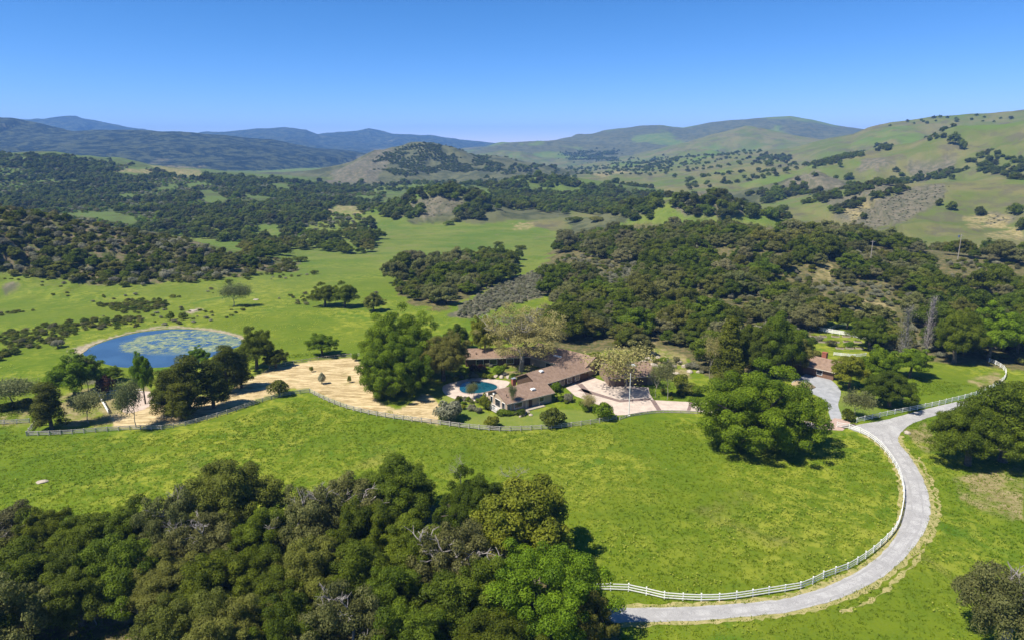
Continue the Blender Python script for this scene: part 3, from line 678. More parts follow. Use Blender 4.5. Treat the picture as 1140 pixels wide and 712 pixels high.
grove = [(12,572,640,82,'grey'),(50,570,640,72,'live'),(97,577,650,82,'live'),(152,564,640,84,'live'),(204,556,640,72,'grey'),(228,588,665,92,'grey'),(302,572,650,82,'live'),(345,552,640,78,'grey'),
 (415,562,650,86,'live'),(470,588,670,95,'live'),(510,592,690,100,'grey'),(560,540,615,80,'live'),(30,622,705,105,'live'),(92,628,712,92,'live'),(142,608,700,102,'live'),(190,622,705,96,'live'),(252,622,712,102,'live'),
 (312,626,708,94,'live'),(352,604,700,92,'live'),(402,622,718,104,'live'),(436,640,728,94,'live'),(0,664,770,112,'grey'),(222,676,770,104,'live'),(262,690,785,100,'live'),(325,684,780,96,'live'),(385,676,775,104,'grey'),
 (450,692,788,112,'live'),(525,644,742,116,'live'),(545,698,790,110,'live'),(-45,600,690,110,'live'),(-40,670,780,120,'live'),(-110,590,680,110,'live'),(-120,660,770,120,'live')]
for s in grove:
    lab = LB_.get(s[4], 'mid green broadleaf tree among the oaks at the bottom centre')
    px_tree((*s, lab), 'live_oak' if s[4] != 'broad' else 'broadleaf_tree', group=GROVE)
for u, vt, vb, wd, lab in ((108,668,702,40,'bare grey snag beside the bare patch in the foreground grove'),(160,672,705,26,'bare forked snag low in the foreground grove'),(232,690,716,30,'bare grey snag at the bottom of the foreground grove'),
        (512,512,546,36,'bare grey branches of a dead tree against the meadow'),(575,517,545,40,'dead grey-purple twiggy tree at the back edge of the foreground grove'),(366,540,572,30,'bare pale snag poking out at the left meadow edge')):
    px_tree((u, vt, vb, wd, 'snag', lab), 'dead_tree')
SH = [(672,447,470,26,'roundshrub','clipped round green bush by the flagpole'),(613,453,477,32,'shrub','olive green bush on the front lawn behind the fence'),(500,443,471,36,'sageshrub','large grey bush at the left end of the lawn by the fence'),
 (548,461,477,20,'limeshrub','small yellow-green bush at the lawn fence'),(541,437,457,16,'limeshrub','yellow-green bush at the gable wall'),(311,422,443,26,'darkshrub','dark green bush on the fence line at the straw field'),
 (651,449,459,8,'roundshrub','tiny round bush under the blossoming tree'),(944,455,470,16,'darkshrub','dark clipped bush beside the cattle grid'),(396,391,402,9,'roundshrub','small green sapling at the back of the straw field'),
 (347,406,414,5,'limeshrub','thin young plant left in the straw field'),(358,413,428,9,'sageshrub','leafless grey shrub in the straw field'),(389,417,426,5,'limeshrub','small pale sapling in the middle of the straw field'),
 (64,376,388,16,'sageshrub','pale grey-pink bush at the left end of the pond'),(190,348,357,11,'darkshrub','left one of two bushes on the far pond slope'),(204,347,356,11,'darkshrub','right one of two bushes on the far pond slope'),
 (33,443,456,22,'darkshrub','dark clipped shrub at the end of the left hedge'),(527,405,416,14,'redshrub','red flowering bush before the left house wing'),(536,405,415,12,'redshrub','small red bush right of the first before the left house wing'),
 (516,408,418,14,'roundshrub','green bush before the left house wing'),(539,415,422,8,'limeshrub','yellow bush above the pool, left'),(546,415,422,8,'limeshrub','yellow bush above the pool, right'),(529,414,422,10,'sageshrub','grey-green bush above the pool'),
 (556,405,418,16,'roundshrub','dense green bush behind the pool corner'),(571,415,425,10,'roundshrub','round green bush left of the chimney'),(592,414,421,16,'darkshrub','dark shrub between the two roofs'),
 (525,449,458,11,'sageshrub','silver bush below the small olive tree'),(533,452,460,10,'sageshrub','silver bush nearer the gable'),(563,455,463,22,'darkshrub','dark green hedge bush at the foot of the gable'),(580,455,463,14,'darkshrub','dark bush beside the gable rock'),
 (516,449,456,8,'limeshrub','small lime bush at the deck edge'),(624,440,447,10,'roundshrub','green bush in the bed by the front wing'),(634,436,448,14,'sageshrub','pale bush in the bed by the forecourt'),
 (612,417,425,16,'roundshrub','low green shrub against the long wing'),(634,413,418,14,'roundshrub','creeper on the eave wall of the long wing'),(764,422,440,26,'darkshrub','dark green bush by the drive bed'),(757,412,432,20,'limeshrub','pale yellow flowering bush by the drive bed'),
 (775,428,442,16,'roundshrub','green bush at the right end of the drive bed'),(738,396,405,10,'roundshrub','small green bush on the rock terrace'),(752,395,404,10,'shrub','olive bush on the rock terrace'),(705,398,404,22,'roundshrub','green ground bush behind the garage'),
 (770,402,412,18,'sageshrub','grey bush in the rock terrace'),(785,405,415,14,'shrub','olive bush at the right of the rock terrace'),(911,374,381,12,'sageshrub','grey-green bush in the vegetable garden'),(925,378,386,14,'shrub','brown-green bush in the vegetable garden'),(945,380,388,12,'roundshrub','green bush in the vegetable garden'),
 (905,374,380,10,'limeshrub','yellow-green bush at the left of the vegetable garden')]
for s in SH: px_tree(s, 'shrub', 'shrub')
GARD = [((505,446),(545,448),16,.9,1.8),((500,424),(552,408),24,.8,2.0),((560,458),(590,462),7,.8,1.5),((622,446),(662,456),12,.7,1.6),((618,428),(655,412),8,.7,1.4),((735,440),(785,436),12,.8,1.9),((705,398),(790,412),26,.7,1.7),((548,408),(600,398),12,.9,2.0),((655,412),(672,404),5,1,2),((660,400),(690,390),6,1.2,2.4)]
for (u0, v0), (u1, v1), n_, w0_, w1_ in GARD:
    for i in range(n_):
        f = rng.random(); x, y, z = hit(u0+(u1-u0)*f+rng.normal()*3, v0+(v1-v0)*f+rng.normal()*2.2); wd_ = rng.uniform(w0_, w1_)
        k_ = ['shrub', 'limeshrub', 'sageshrub', 'roundshrub', 'oliveshrub', 'darkshrub', 'redshrub'][int(rng.choice(7, p=[.2, .16, .2, .2, .1, .11, .03]))]
        plant(k_, 'shrub', x, y, wd_, wd_*rng.uniform(.55, .9), 'small garden shrub in the planted beds around the house and drive', 'shrub', 'shrubs in the beds around the house', z=z)
FAR1 = [(1059,224,234,13),(1091,230,240,14),(1128,226,238,15),(1137,242,256,14),(1132,228,240,12),(1045,221,229,9),(961,236,244,9),(1063,147,161,16),(1071,155,167,9),(1091,168,176,9),(1101,172,180,9),(945,192,200,12),(806,197,204,6),(935,178,186,6),(988,163,167,10),(977,164,168,6)]
for u, vt, vb, wd in FAR1:
    px_tree((u, vt, vb, wd, 'far', 'lone dark oak on the open green hillside at the right'), 'oak_tree', group='lone oaks on the right hills')

# ------------------------------------------------------------------ woods: points on the ground inside an outline, kept clear of openings
def scatter(poly, sp, rmin, rmax, holes=(), thin=0.0, seed=0, amp=3.0, lift=5.0):
    us = [p[0] for p in poly]; r = np.random.default_rng(1000+seed)
    a0 = math.atan((min(us)-CX)/FPX)*1.12-0.05; a1 = math.atan((max(us)-CX)/FPX)*1.12+0.05
    n = int((a1-a0)*(rmax**2-rmin**2)/2/(sp*sp)*1.0)
    x0, x1 = -rmax, rmax
    gx, gy = np.meshgrid(np.arange(min(rmin*math.sin(a0), rmax*math.sin(max(a0, -1.1)))-sp, max(rmin*math.sin(a1), rmax*math.sin(min(a1, 1.1)))+sp, sp), np.arange(rmin*0.5, rmax+sp, sp*0.87))
    gx = gx + (np.arange(gx.shape[0]) % 2)[:, None]*sp*0.5
    x = (gx + r.uniform(-.38, .38, gx.shape)*sp).ravel(); y = (gy + r.uniform(-.38, .38, gx.shape)*sp).ravel()
    R = np.hypot(x, y); k = (R > rmin) & (R < rmax) & (np.abs(np.arctan2(x, y)) < 0.85); x, y = x[k], y[k]
    z = zat(x, y); u, v = proj(x, y, z); uu = u + r.normal(size=len(u))*amp; vv = v + r.normal(size=len(u))*amp*0.4
    k = inpoly(uu, vv, poly) & visible(x, y, lift)
    for h in holes: k &= ~inpoly(u, v, h)
    if thin: k &= noise(x, y, sp*6, seed+5, 3) > thin
    return x[k], y[k], z[k]
def stuff(name, label, x, y, z, wid, hgt, kinds, group=None):
    x = np.asarray(x); n = len(x); wid = np.asarray(wid); hgt = np.asarray(hgt)
    me = bpy.data.meshes.new(name); me.vertices.add(n); me.vertices.foreach_set('co', np.stack([x, y, z], 1).astype(np.float32).ravel())
    protos = []
    for k in kinds:
        for i, p in enumerate(PROTO[k]):
            if (k, i) in FIRST: protos.append((FIRST[(k, i)]['crown'], p))
    idx = rng.integers(0, len(protos), n)
    sc = np.stack([wid/np.array([protos[i][1]['w'] for i in idx]), wid/np.array([protos[i][1]['w'] for i in idx]), hgt/np.array([protos[i][1]['h'] for i in idx])], 1)
    a = me.attributes.new('sc', 'FLOAT_VECTOR', 'POINT'); a.data.foreach_set('vector', sc.astype(np.float32).ravel())
    a = me.attributes.new('rz', 'FLOAT_VECTOR', 'POINT'); rv = np.zeros((n, 3), np.float32); rv[:, 2] = rng.uniform(0, 6.28, n); a.data.foreach_set('vector', rv.ravel())
    a = me.attributes.new('ix', 'INT', 'POINT'); a.data.foreach_set('value', idx.astype(np.int32))
    o = link(name, me); tag(o, label, None, group, 'stuff')
    ng = bpy.data.node_groups.new(name, 'GeometryNodeTree')
    ng.interface.new_socket('Geometry', in_out='INPUT', socket_type='NodeSocketGeometry'); ng.interface.new_socket('Geometry', in_out='OUTPUT', socket_type='NodeSocketGeometry')
    gi = ng.nodes.new('NodeGroupInput'); go = ng.nodes.new('NodeGroupOutput'); ip = ng.nodes.new('GeometryNodeInstanceOnPoints'); jn = ng.nodes.new('GeometryNodeJoinGeometry')
    by_mesh = {ob.data.name: ob for ob in bpy.data.objects if ob.type == 'MESH'}
    for me_, p in reversed(protos):
        oi = ng.nodes.new('GeometryNodeObjectInfo'); oi.transform_space = 'ORIGINAL'; oi.inputs['Object'].default_value = by_mesh[me_.name]; oi.inputs['As Instance'].default_value = True
        ng.links.new(oi.outputs['Geometry'], jn.inputs[0])
    def na(nm, t_): 
        q = ng.nodes.new('GeometryNodeInputNamedAttribute'); q.data_type = t_; q.inputs[0].default_value = nm; return q.outputs['Attribute']
    ng.links.new(gi.outputs[0], ip.inputs['Points']); ng.links.new(jn.outputs[0], ip.inputs['Instance']); ip.inputs['Pick Instance'].default_value = True
    ng.links.new(na('ix', 'INT'), ip.inputs['Instance Index']); ng.links.new(na('sc', 'FLOAT_VECTOR'), ip.inputs['Scale'])
    er = ng.nodes.new('FunctionNodeEulerToRotation'); ng.links.new(na('rz', 'FLOAT_VECTOR'), er.inputs[0]); ng.links.new(er.outputs[0], ip.inputs['Rotation'])
    ng.links.new(ip.outputs[0], go.inputs[0])
    md = o.modifiers.new('instances', 'NODES'); md.node_group = ng
    return o
CLEAR = [[(838,272),(845,256),(866,255),(872,270)],[(776,278),(828,277),(830,291),(774,292)],[(831,282),(881,281),(884,290),(832,291)],[(903,318),(914,294),(933,295),(932,314)],[(924,366),(926,346),(938,346),(938,366)],
         [(948,356),(960,328),(1000,343),(988,358)],[(1057,355),(1060,340),(1083,340),(1083,355)],[(1097,304),(1098,294),(1118,294),(1118,304)],[(897,393),(899,364),(966,376),(966,394)],[(504,350),(545,322),(606,298),(616,316),(600,330),(560,342),(515,356)],
         [(655,320),(700,291),(716,290),(716,304),(700,324),(672,332)],[(695,425),(700,388),(722,370),(740,385),(790,398),(790,425)],[(1030,420),(1060,400),(1140,412),(1140,440),(1030,440)],[(500,440),(500,380),(680,380),(700,440)],[(880,440),(893,405),(900,390),(935,395),(940,440)]]
W1 = [(585,374),(640,350),(612,338),(602,306),(632,270),(700,258),(760,254),(830,253),(900,259),(960,268),(1020,280),(1140,290),(1300,296),(1300,420),(1140,405),(1080,398),(1040,398),(1000,392),(960,392),(960,360),(930,350),(905,372),(890,405),(840,418),(800,420),(780,395),(735,388),(650,392)]
x, y, z = scatter(W1, 7.6, 185, 560, CLEAR, 0.35, 1)
ok = np.ones(len(x), bool)
for (px_, py_, pw_) in PLACED: ok &= (x-px_)**2+(y-py_)**2 > (pw_*0.33+2.5)**2
x, y, z = x[ok], y[ok], z[ok]
x2, y2, z2 = scatter([(440,320),(450,296),(500,291),(560,285),(578,294),(560,314),(520,333),(492,346),(455,338)], 8.0, 240, 480, [CLEAR[9]], 0.0, 2)
src = np.r_[np.zeros(len(x)), np.ones(len(x2))]; x, y, z = np.r_[x, x2], np.r_[y, y2], np.r_[z, z2]
wd = rng.uniform(5.5, 10, len(x)) + rng.uniform(0, 1, len(x))**3*7; order = np.argsort(np.hypot(x, y)/wd); n_ind = 215
LAB = {(0, 'livemid'): ('dark green live oak in the dense wood on the hillside behind the house', 'oaks of the wood behind the house'), (0, 'greymid'): ('grey-green lichen covered oak in the dense wood on the hillside behind the house', 'oaks of the wood behind the house'),
       (1, 'livemid'): ('dark oak in the clump above the grey scrub slope, centre of the valley', 'oaks of the middle clump'), (1, 'greymid'): ('grey-green oak in the clump above the grey scrub slope, centre of the valley', 'oaks of the middle clump')}
for j, i in enumerate(order[:n_ind]):
    k = 'greymid' if (rng.random() < 0.3 and noise(x[i], y[i], 60, 77, 2) > 0.42) else 'livemid'; lab, grp = LAB[(int(src[i]), k)]
    plant(k, 'live_oak', x[i], y[i], wd[i], wd[i]*rng.uniform(0.62, 0.85), lab, 'tree', grp)
rest = order[n_ind:]
stuff('hillside_woodland', 'dense oak wood covering the upper slope and crest behind the house', x[rest], y[rest], z[rest], wd[rest], wd[rest]*rng.uniform(0.6, 0.85, len(rest)), ['livemid', 'livemid', 'greymid'])
print('W1', len(x))
# understorey on the wooded slope
x, y, z = scatter(W1, 5.5, 185, 420, CLEAR[:4]+CLEAR[11:], 0.38, 11, lift=2)
stuff('hillside_brush', 'low brush between the oaks on the wooded slope', x, y, z, rng.uniform(2, 4.5, len(x)), rng.uniform(1.2, 2.8, len(x)), ['shrub', 'sageshrub', 'darkshrub'])
print('under', len(x))
def wood(name, label, polys, sp, r0, r1, w0, w1, kinds, holes=(), thin=0.0, seed=0, hf=(0.55, 0.8), lift=5.0):
    X, Y, Z = [], [], []
    for q, p in enumerate(polys):
        a, b, c_ = scatter(p, sp, r0, r1, holes, thin, seed+q*13, lift=lift); X.append(a); Y.append(b); Z.append(c_)
    X, Y, Z = map(np.concatenate, (X, Y, Z)); n = len(X); print(name, n)
    if n == 0: return
    wd = rng.uniform(w0, w1, n); stuff(name, label, X, Y, Z, wd, wd*rng.uniform(hf[0], hf[1], n), kinds)
wood('knoll_wood', 'dark oak wood capping the small knoll in the middle of the valley', [[(420,241),(440,229),(452,219),(470,212),(500,209),(530,214),(545,222),(542,234),(526,238),(515,226),(480,219),(462,228),(475,238),(450,245)],[(505,246),(520,230),(540,235),(535,246)]], 8.5, 560, 860, 8, 13, ['far'], seed=21)
wood('ridge_wood', 'dark wood along the low ridge across the middle distance', [[(545,212),(570,205),(620,197),(700,207),(745,217),(740,232),(720,245),(680,241),(650,237),(560,236),(545,226)],[(835,214),(900,207),(905,216),(880,226),(850,228)],[(740,236),(760,219),(790,216),(830,228),(845,240),(870,236),(880,245),(800,246)]], 10, 560, 1300, 8, 13, ['far'], thin=0.36, seed=31)
HL = [[(95,236),(130,236),(158,248),(150,252),(110,244)],[(221,212),(235,212),(261,226),(250,231),(225,224)],[(126,194),(150,184),(172,193),(160,196)],[(172,186),(225,189),(225,200),(190,196)],[(351,239),(375,229),(401,230),(401,240)],[(281,272),(290,250),(312,252),(310,270)],[(368,268),(375,250),(401,247),(401,268)],[(300,205),(318,203),(325,213),(310,212)],[(0,216),(30,210),(32,216),(0,220)],[(70,178),(106,180),(106,184),(70,182)]]
wood('valley_side_wood', 'broad oak wood covering the long slope left of the valley', [[(-250,170),(0,174),(60,174),(120,182),(200,193),(330,202),(400,208),(425,217),(430,234),(400,240),(415,252),(405,268),(330,268),(300,272),(230,268),(150,256),(60,242),(0,230),(-250,216)]], 9.0, 480, 1550, 4.5, 11.5, ['far'], HL[:8], 0.44, 41)
wood('valley_side_scrub', 'lighter green scrub between the oaks of the long slope left of the valley', [[(-250,170),(0,174),(60,174),(120,182),(200,193),(330,202),(400,208),(425,217),(430,234),(400,240),(415,252),(405,268),(330,268),(300,272),(230,268),(150,256),(60,242),(0,230),(-250,216)]], 7, 480, 1550, 3, 7, ['shrub', 'shrub', 'roundshrub', 'sageshrub'], HL[:8], 0.40, 45, hf=(.4, .65), lift=3)
wood('valley_bushes', 'low bushes sprinkled over the green valley floor', [[(190,330),(330,304),(420,290),(440,282),(440,292),(420,330),(300,345)],[(0,305),(250,312),(320,305),(330,320),(240,360),(0,372)]], 6, 230, 640, .9, 2.6, ['shrub', 'darkshrub', 'sageshrub'], (), 0.60, 47, hf=(.35, .6), lift=1)
wood('valley_brush', 'dark clumps of oak between the left wood and the meadow', [[(300,262),(330,248),(400,255),(420,266),(410,282),(375,284),(350,276),(320,282),(290,290),(270,285)],[(0,262),(10,262),(12,305),(0,305)]], 9, 330, 700, 7, 12, ['livemid'], thin=0.4, seed=51)
wood('chaparral', 'mixed olive and brown chaparral covering the near left hill', [[(-260,205),(0,229),(50,239),(100,250),(150,259),(200,269),(260,284),(325,292),(330,303),(262,310),(200,316),(150,318),(90,316),(40,311),(0,303),(-260,303)]], 3.9, 250, 520, 2.2, 6.0, ['shrub', 'shrub', 'shrub', 'sageshrub', 'darkshrub'], thin=0.3, seed=61, hf=(0.5, 0.75), lift=3)
x, y, z = scatter([(-200,225),(0,240),(60,250),(150,266),(230,284),(300,296),(262,304),(150,310),(60,306),(0,296),(-200,290)], 11, 250, 520, (), 0.42, 66)
for i in range(len(x))[:60]:
    plant('livemid', 'live_oak', x[i], y[i], rng.uniform(7, 11), rng.uniform(5, 7), 'dark oak standing among the chaparral on the near left hill', 'tree', 'oaks among the left chaparral')
wood('field_brush', 'bands of low dark brush across the left fields', [[(50,320),(110,314),(182,314),(196,326),(180,330),(150,322),(90,330),(60,330)],[(110,344),(130,334),(180,336),(186,344),(165,348),(140,350)],[(0,372),(40,366),(80,360),(150,352),(165,358),(110,366),(70,374),(60,384),(20,392),(0,400)],[(180,326),(200,320),(200,330),(188,332)],[(0,335),(60,330),(50,345),(0,352)]], 2.9, 215, 330, 1.6, 3.4, ['shrub', 'darkshrub'], thin=0.27, seed=71, hf=(0.4, 0.65), lift=1)
wood('sage_scrub', 'grey-green sage scrub on the open slopes beyond the house', [CLEAR[9], CLEAR[10], [(612,340),(640,350),(600,372),(570,370),(595,345)]], 2.3, 220, 470, 1.2, 2.4, ['sageshrub'], seed=81, hf=(0.5, 0.7), lift=1)
wood('far_sage_scrub', 'grey sage scrub on the far right hillsides', [[(928,242),(960,228),(1000,214),(1052,206),(1052,222),(1030,234),(1012,246),(960,256)],[(1098,238),(1125,236),(1128,248),(1100,252)],[(745,232),(760,217),(790,213),(820,222),(845,236),(800,240),(760,240)],[(440,240),(460,222),(500,216),(520,224),(520,236),(470,242)]], 6.0, 420, 1100, 1.2, 2.4, ['sageshrub'], seed=91, hf=(0.3, 0.4), lift=1)
def band(pts, w_): 
    return [(a, b-w_) for a, b in pts]+[(a, b+w_) for a, b in reversed(pts)]
wood('hill_tree_lines', 'dark oak lines following the gullies of the right hills', [band([(895,226),(930,219),(985,206),(1010,201),(1050,196),(1090,191),(1150,190)], 3.0), band([(922,238),(950,228),(985,217),(1008,210)], 3), band([(845,176),(880,177)], 2), band([(905,186),(926,180),(960,171)], 2.2), band([(975,164),(990,164)], 1.5), band([(1031,156),(1050,154)], 1.6), band([(1049,146),(1060,140)], 1.5), band([(1090,185),(1110,192),(1140,200)], 3), band([(1095,170),(1140,182)], 2.5)], 6.5, 560, 2200, 5.5, 10, ['far'], thin=0.34, seed=101)
wood('hill_oaks', 'scattered dark oaks on the far green hills', [[(757,172),(840,167),(900,182),(860,202),(760,212)],[(600,192),(740,172),(757,195),(740,205),(640,197)],[(1040,131),(1130,125),(1130,129),(1040,134)],[(985,140),(1030,132),(1130,128),(1130,136),(1060,140),(1000,150)],[(850,205),(930,180),(1000,165),(1120,150),(1140,190),(1000,200),(900,215)]], 30, 700, 3400, 6, 11, ['far'], thin=0.46, seed=111, lift=7)
wood('rugged_hill_brush', 'dark brush over the rugged hill in the centre distance', [[(412,186),(428,168),(450,163),(480,160),(510,167),(530,173),(570,178),(580,192),(540,196),(500,196),(470,199),(430,196)]], 6.0, 1250, 2200, 4, 7.5, ['far'], thin=0.50, seed=125, hf=(.4, .6))
wood('far_woods', 'dark woods on the distant hill flanks', [[(622,172),(650,168),(690,167),(686,178),(640,180)],[(700,182),(750,176),(760,180),(720,188)]], 12, 1250, 3800, 6, 11, ['far'], thin=0.47, seed=121, lift=7)
wood('valley_floor_oaks', 'dark trees dotted along the distant valley floor', [[(380,205),(410,205),(560,200),(600,195),(640,198),(560,204),(545,212),(500,206),(450,212),(410,214)],[(540,190),(620,182),(620,190),(545,198)]], 20, 780, 2600, 8, 14, ['far'], thin=0.45, seed=131)
SHL = [(335,284,292,18),(440,300,308,22),(500,246,251,14),(508,242,247,12),(522,276,284,16),(538,274,282,14),(650,262,268,10),(567,294,300,16),(640,240,248,24),(665,240,247,20),(555,268,274,12),(580,272,278,14),(350,300,306,10),(255,310,316,9),(276,308,312,7)]
for u, vt, vb, wdt in SHL:
    px_tree((u, vt, vb, wdt, 'darkshrub', 'low dark bush out in the green valley meadow'), 'shrub', 'shrub', group='bushes in the valley meadow')

# ------------------------------------------------------------------ roads and paving
def sheet(name, poly_px, z, mat, smooth=0, jitter=0.0, label=None, thick=0.3):
    pts = [at(*p)[:2] for p in poly_px]
    if smooth: pts = [tuple(p) for p in spline(pts, smooth, True)]
    if jitter:
        P2 = []
        for i, p in enumerate(pts):
            q = pts[(i+1) % len(pts)]; L = math.hypot(q[0]-p[0], q[1]-p[1]); n = max(1, int(L/0.8))
            for k in range(n): P2.append((p[0]+(q[0]-p[0])*k/n+random.uniform(-jitter, jitter), p[1]+(q[1]-p[1])*k/n+random.uniform(-jitter, jitter)))
        pts = P2
    m = MB(); m.prism(pts, z-thick, z)
    bmn = m.build(name, mat); b = bmesh.new(); b.from_mesh(bmn.data); bmesh.ops.triangulate(b, faces=[f for f in b.faces if len(f.verts) > 4]); b.to_mesh(bmn.data); b.free()
    return tag(bmn, label, kind='structure')
t = NT('weathered_asphalt')
a_ = t.noise(0.35, 5, 0.65); b_ = t.noise(3.0, 4, 0.6); crk = t.noise(0.8, 8, 0.8, dist=1.5)
c = t.mix(t.ramp(a_, 0.35, 0.65), (0.30, 0.29, 0.285), (0.40, 0.39, 0.38)); c = t.mix(t.math('MULTIPLY', t.ramp(b_, 0.5, 0.7), 0.35), c, (0.24, 0.235, 0.23))
c = t.mix(t.math('MULTIPLY', t.ramp(t.math('ABSOLUTE', t.math('SUBTRACT', crk, 0.5)), 0.018, 0.0), 0.8), c, (0.13, 0.125, 0.12)); c = t.mix(t.math('MULTIPLY', t.ramp(t.noise(0.11, 3, 0.5, dist=.8), 0.55, 0.60), 0.35), c, (0.27, 0.265, 0.26))
t.bump(b_, 0.3, 0.02); ASPH = t.done(c, 0.9)
outer = [(660,695),(690,692.5),(780,690),(850,684),(880,680.5),(937,665),(987,638.5),(1021,604),(1034.6,577),(1034.6,554.5),(1027,531.6),(1013.6,508.7),(1001.4,493.5),(1001,484),(1013.6,472.5),(1032.7,464.8),(1058,458),(1085,452),(1120,440)]
inner = [(660,677),(690,676.5),(780,674.5),(850,669),(880,664.5),(926,650),(968,627),(994.5,600),(1006,573.6),(1006,539),(996.5,516),(983,497),(964,484),(945,476.5),(952,473),(970,470),(987,466.7),(1025,456.5),(1058,448.5),(1085,443),(1120,432)]
sheet('driveway_road', [tuple(p) for p in spline(outer, 5)]+[tuple(p) for p in reversed(spline(inner, 5))], 0.06, ASPH, jitter=0.10, label='curving light grey asphalt road')
verge = plain('dry_verge', (0.36, 0.30, 0.14), (0.20, 0.20, 0.06), 0.8, 0.95)
def ribbon(px, w0, w1, z, seed):            # ragged strip either side of a line
    C_ = [np.array(at(*p)[:2]) for p in spline(px, 10)]; r = random.Random(seed); A_, B_ = [], []
    for i, p in enumerate(C_):
        d = C_[min(i+1, len(C_)-1)]-C_[max(i-1, 0)]; d = d/np.linalg.norm(d); n = np.array([-d[1], d[0]])
        A_.append((*(p+n*(w0+r.uniform(-.35, .35))), 0)); B_.append((*(p+n*(w1+r.uniform(-.35, .35))), 0))
    return A_, B_
m = MB(); A_, B_ = ribbon([p for p in outer[1:14]], -0.85, 0.3, 0, 3); m.strip(A_, B_, -0.2, 0.03)
tag(m.build('outer_verge', verge), kind='structure')
m = MB(); A_, B_ = ribbon([p for p in inner[1:13]], -0.3, 0.9, 0, 4); m.strip(A_, B_, -0.2, 0.028)
tag(m.build('inner_verge', verge), kind='structure')
m = MB(); A_, B_ = ribbon([(937,682),(975,664),(1010,634),(1032,604),(1044,576),(1044,555),(1036,532),(1022,508)], -0.25, 0.25, 0, 5); m.strip(A_, B_, -0.2, 0.026)
tag(m.build('tyre_track', verge), kind='structure')
TRK = plain('worn_asphalt', (0.31, 0.30, 0.295), (0.27, 0.262, 0.255), 0.7, 0.9)
mid = [((a[0]+b[0])/2, (a[1]+b[1])/2) for a, b in zip(outer[1:14], [(690,676.5),(780,674.5),(850,669),(880,664.5),(926,650),(968,627),(994.5,600),(1006,577),(1006,552),(1003,531),(992,511),(980,495),(972,482)])]
for w_ in (-0.95, 0.75):
    r = random.Random(9); C_ = [np.array(at(*p)[:2]) for p in spline(mid, 10)]; A_, B_ = [], []
    for i, p in enumerate(C_):
        d = C_[min(i+1, len(C_)-1)]-C_[max(i-1, 0)]; d = d/np.linalg.norm(d); n = np.array([-d[1], d[0]]); A_.append((*(p+n*(w_+r.uniform(-.12, .12))), 0)); B_.append((*(p+n*(w_+.35+r.uniform(-.12, .12))), 0))
    m = MB(); m.strip(A_, B_, 0.03, 0.066); tag(m.build('wheel_track', TRK), kind='structure')
sheet('paddock_sand', [(131,448),(136,439),(163,435),(172,440),(166,452),(150,458),(138,459)], 0.03, plain('sand', (0.50, 0.40, 0.33), (0.40, 0.31, 0.25), 0.5, 0.95), 3, 0.2, 'pale sandy paddock')
ASPH2 = plain('blue_grey_asphalt', (0.33, 0.335, 0.35), (0.24, 0.245, 0.255), 0.5, 0.9)
sheet('cottage_drive', [(888,421),(903,413.5),(913,417),(925.5,423),(936,435),(933,450),(937,465),(925,466),(919.6,447),(905,438),(882,427)], 0.05, ASPH2, 3, 0.06, 'blue-grey asphalt yard before the cottage')
PAVE = plain('pink_paving', (0.52, 0.43, 0.36), (0.40, 0.33, 0.28), 0.6, 0.85); BAND = plain('brick_band', (0.22, 0.16, 0.14), (0.15, 0.11, 0.10), 3, 0.85)
sheet('brick_apron', [(905,477),(918,472),(929,465),(937,466),(947,470),(938,479),(925,478)], 0.055, plain('brick_apron', (0.42, 0.31, 0.26), (0.33, 0.23, 0.19), 2, 0.85), 0, 0.03, 'pinkish brick apron at the road')
sheet('forecourt', [(630,431),(655,417.5),(672,424),(690,428),(722,431),(724,439),(728,445),(745,446),(778,447.5),(800,449),(850,458),(905,470),(912,477),(860,474),(800,461),(777,458),(735,456.5),(703,461),(686,462),(678,455),(658,447),(640,440)], 0.05, PAVE, 0, 0.05, 'pale pink paved forecourt and drive')
for q in ([(724,445),(729,445),(737,457),(732,457.5)],[(768,447),(772,447),(768,458),(764,458)],[(643,434),(648,432),(690,445),(724,443),(724,445),(690,447.5)],[(640,425),(655,418),(659,419.5),(642,428.5)],[(643,428),(648,426.5),(660,439),(654,441)]):
    sheet('paving_band', q, 0.062, BAND, 0, 0, 'dark brick band across the forecourt')
sheet('pool_deck', [(492.6,432),(496.4,427.5),(518,422),(530.6,420),(551,422),(568,425),(556,435),(548,438),(534,445),(516.7,446),(505,443),(495,438)], 0.05, PAVE, 3, 0.03, 'pale pink pool deck')
m = MB(); cx0, cy0 = at(529.5, 430.8)[:2]; el = [(cx0+5.1*math.cos(a)+0.8*math.cos(2*a), cy0+4.9*math.sin(a)) for a in np.linspace(0, 2*math.pi, 40)[:-1]]
WAT = NT('pool_water'); WAT.p.inputs['Specular IOR Level'].default_value = 0.5
POOLM = WAT.done(WAT.mix(WAT.ramp(WAT.noise(0.25, 3), .35, .65), (0.004, 0.048, 0.075), (0.008, 0.075, 0.11)), 0.06)
el2 = [(cx0+(x-cx0)*1.07, cy0+(y-cy0)*1.07) for x, y in el]
mc = MB(); mc.strip([(*p, 0) for p in el+el[:1]], [(*p, 0) for p in el2+el2[:1]], 0.0, 0.12)
pool = MB(); pool.prism(el, 0.0, 0.075); pool = tag(pool.build('swimming_pool', POOLM), 'oval blue swimming pool on the pale deck beside the house', 'pool')
mc.build('coping', plain('coping', (0.42, 0.33, 0.28)), pool)

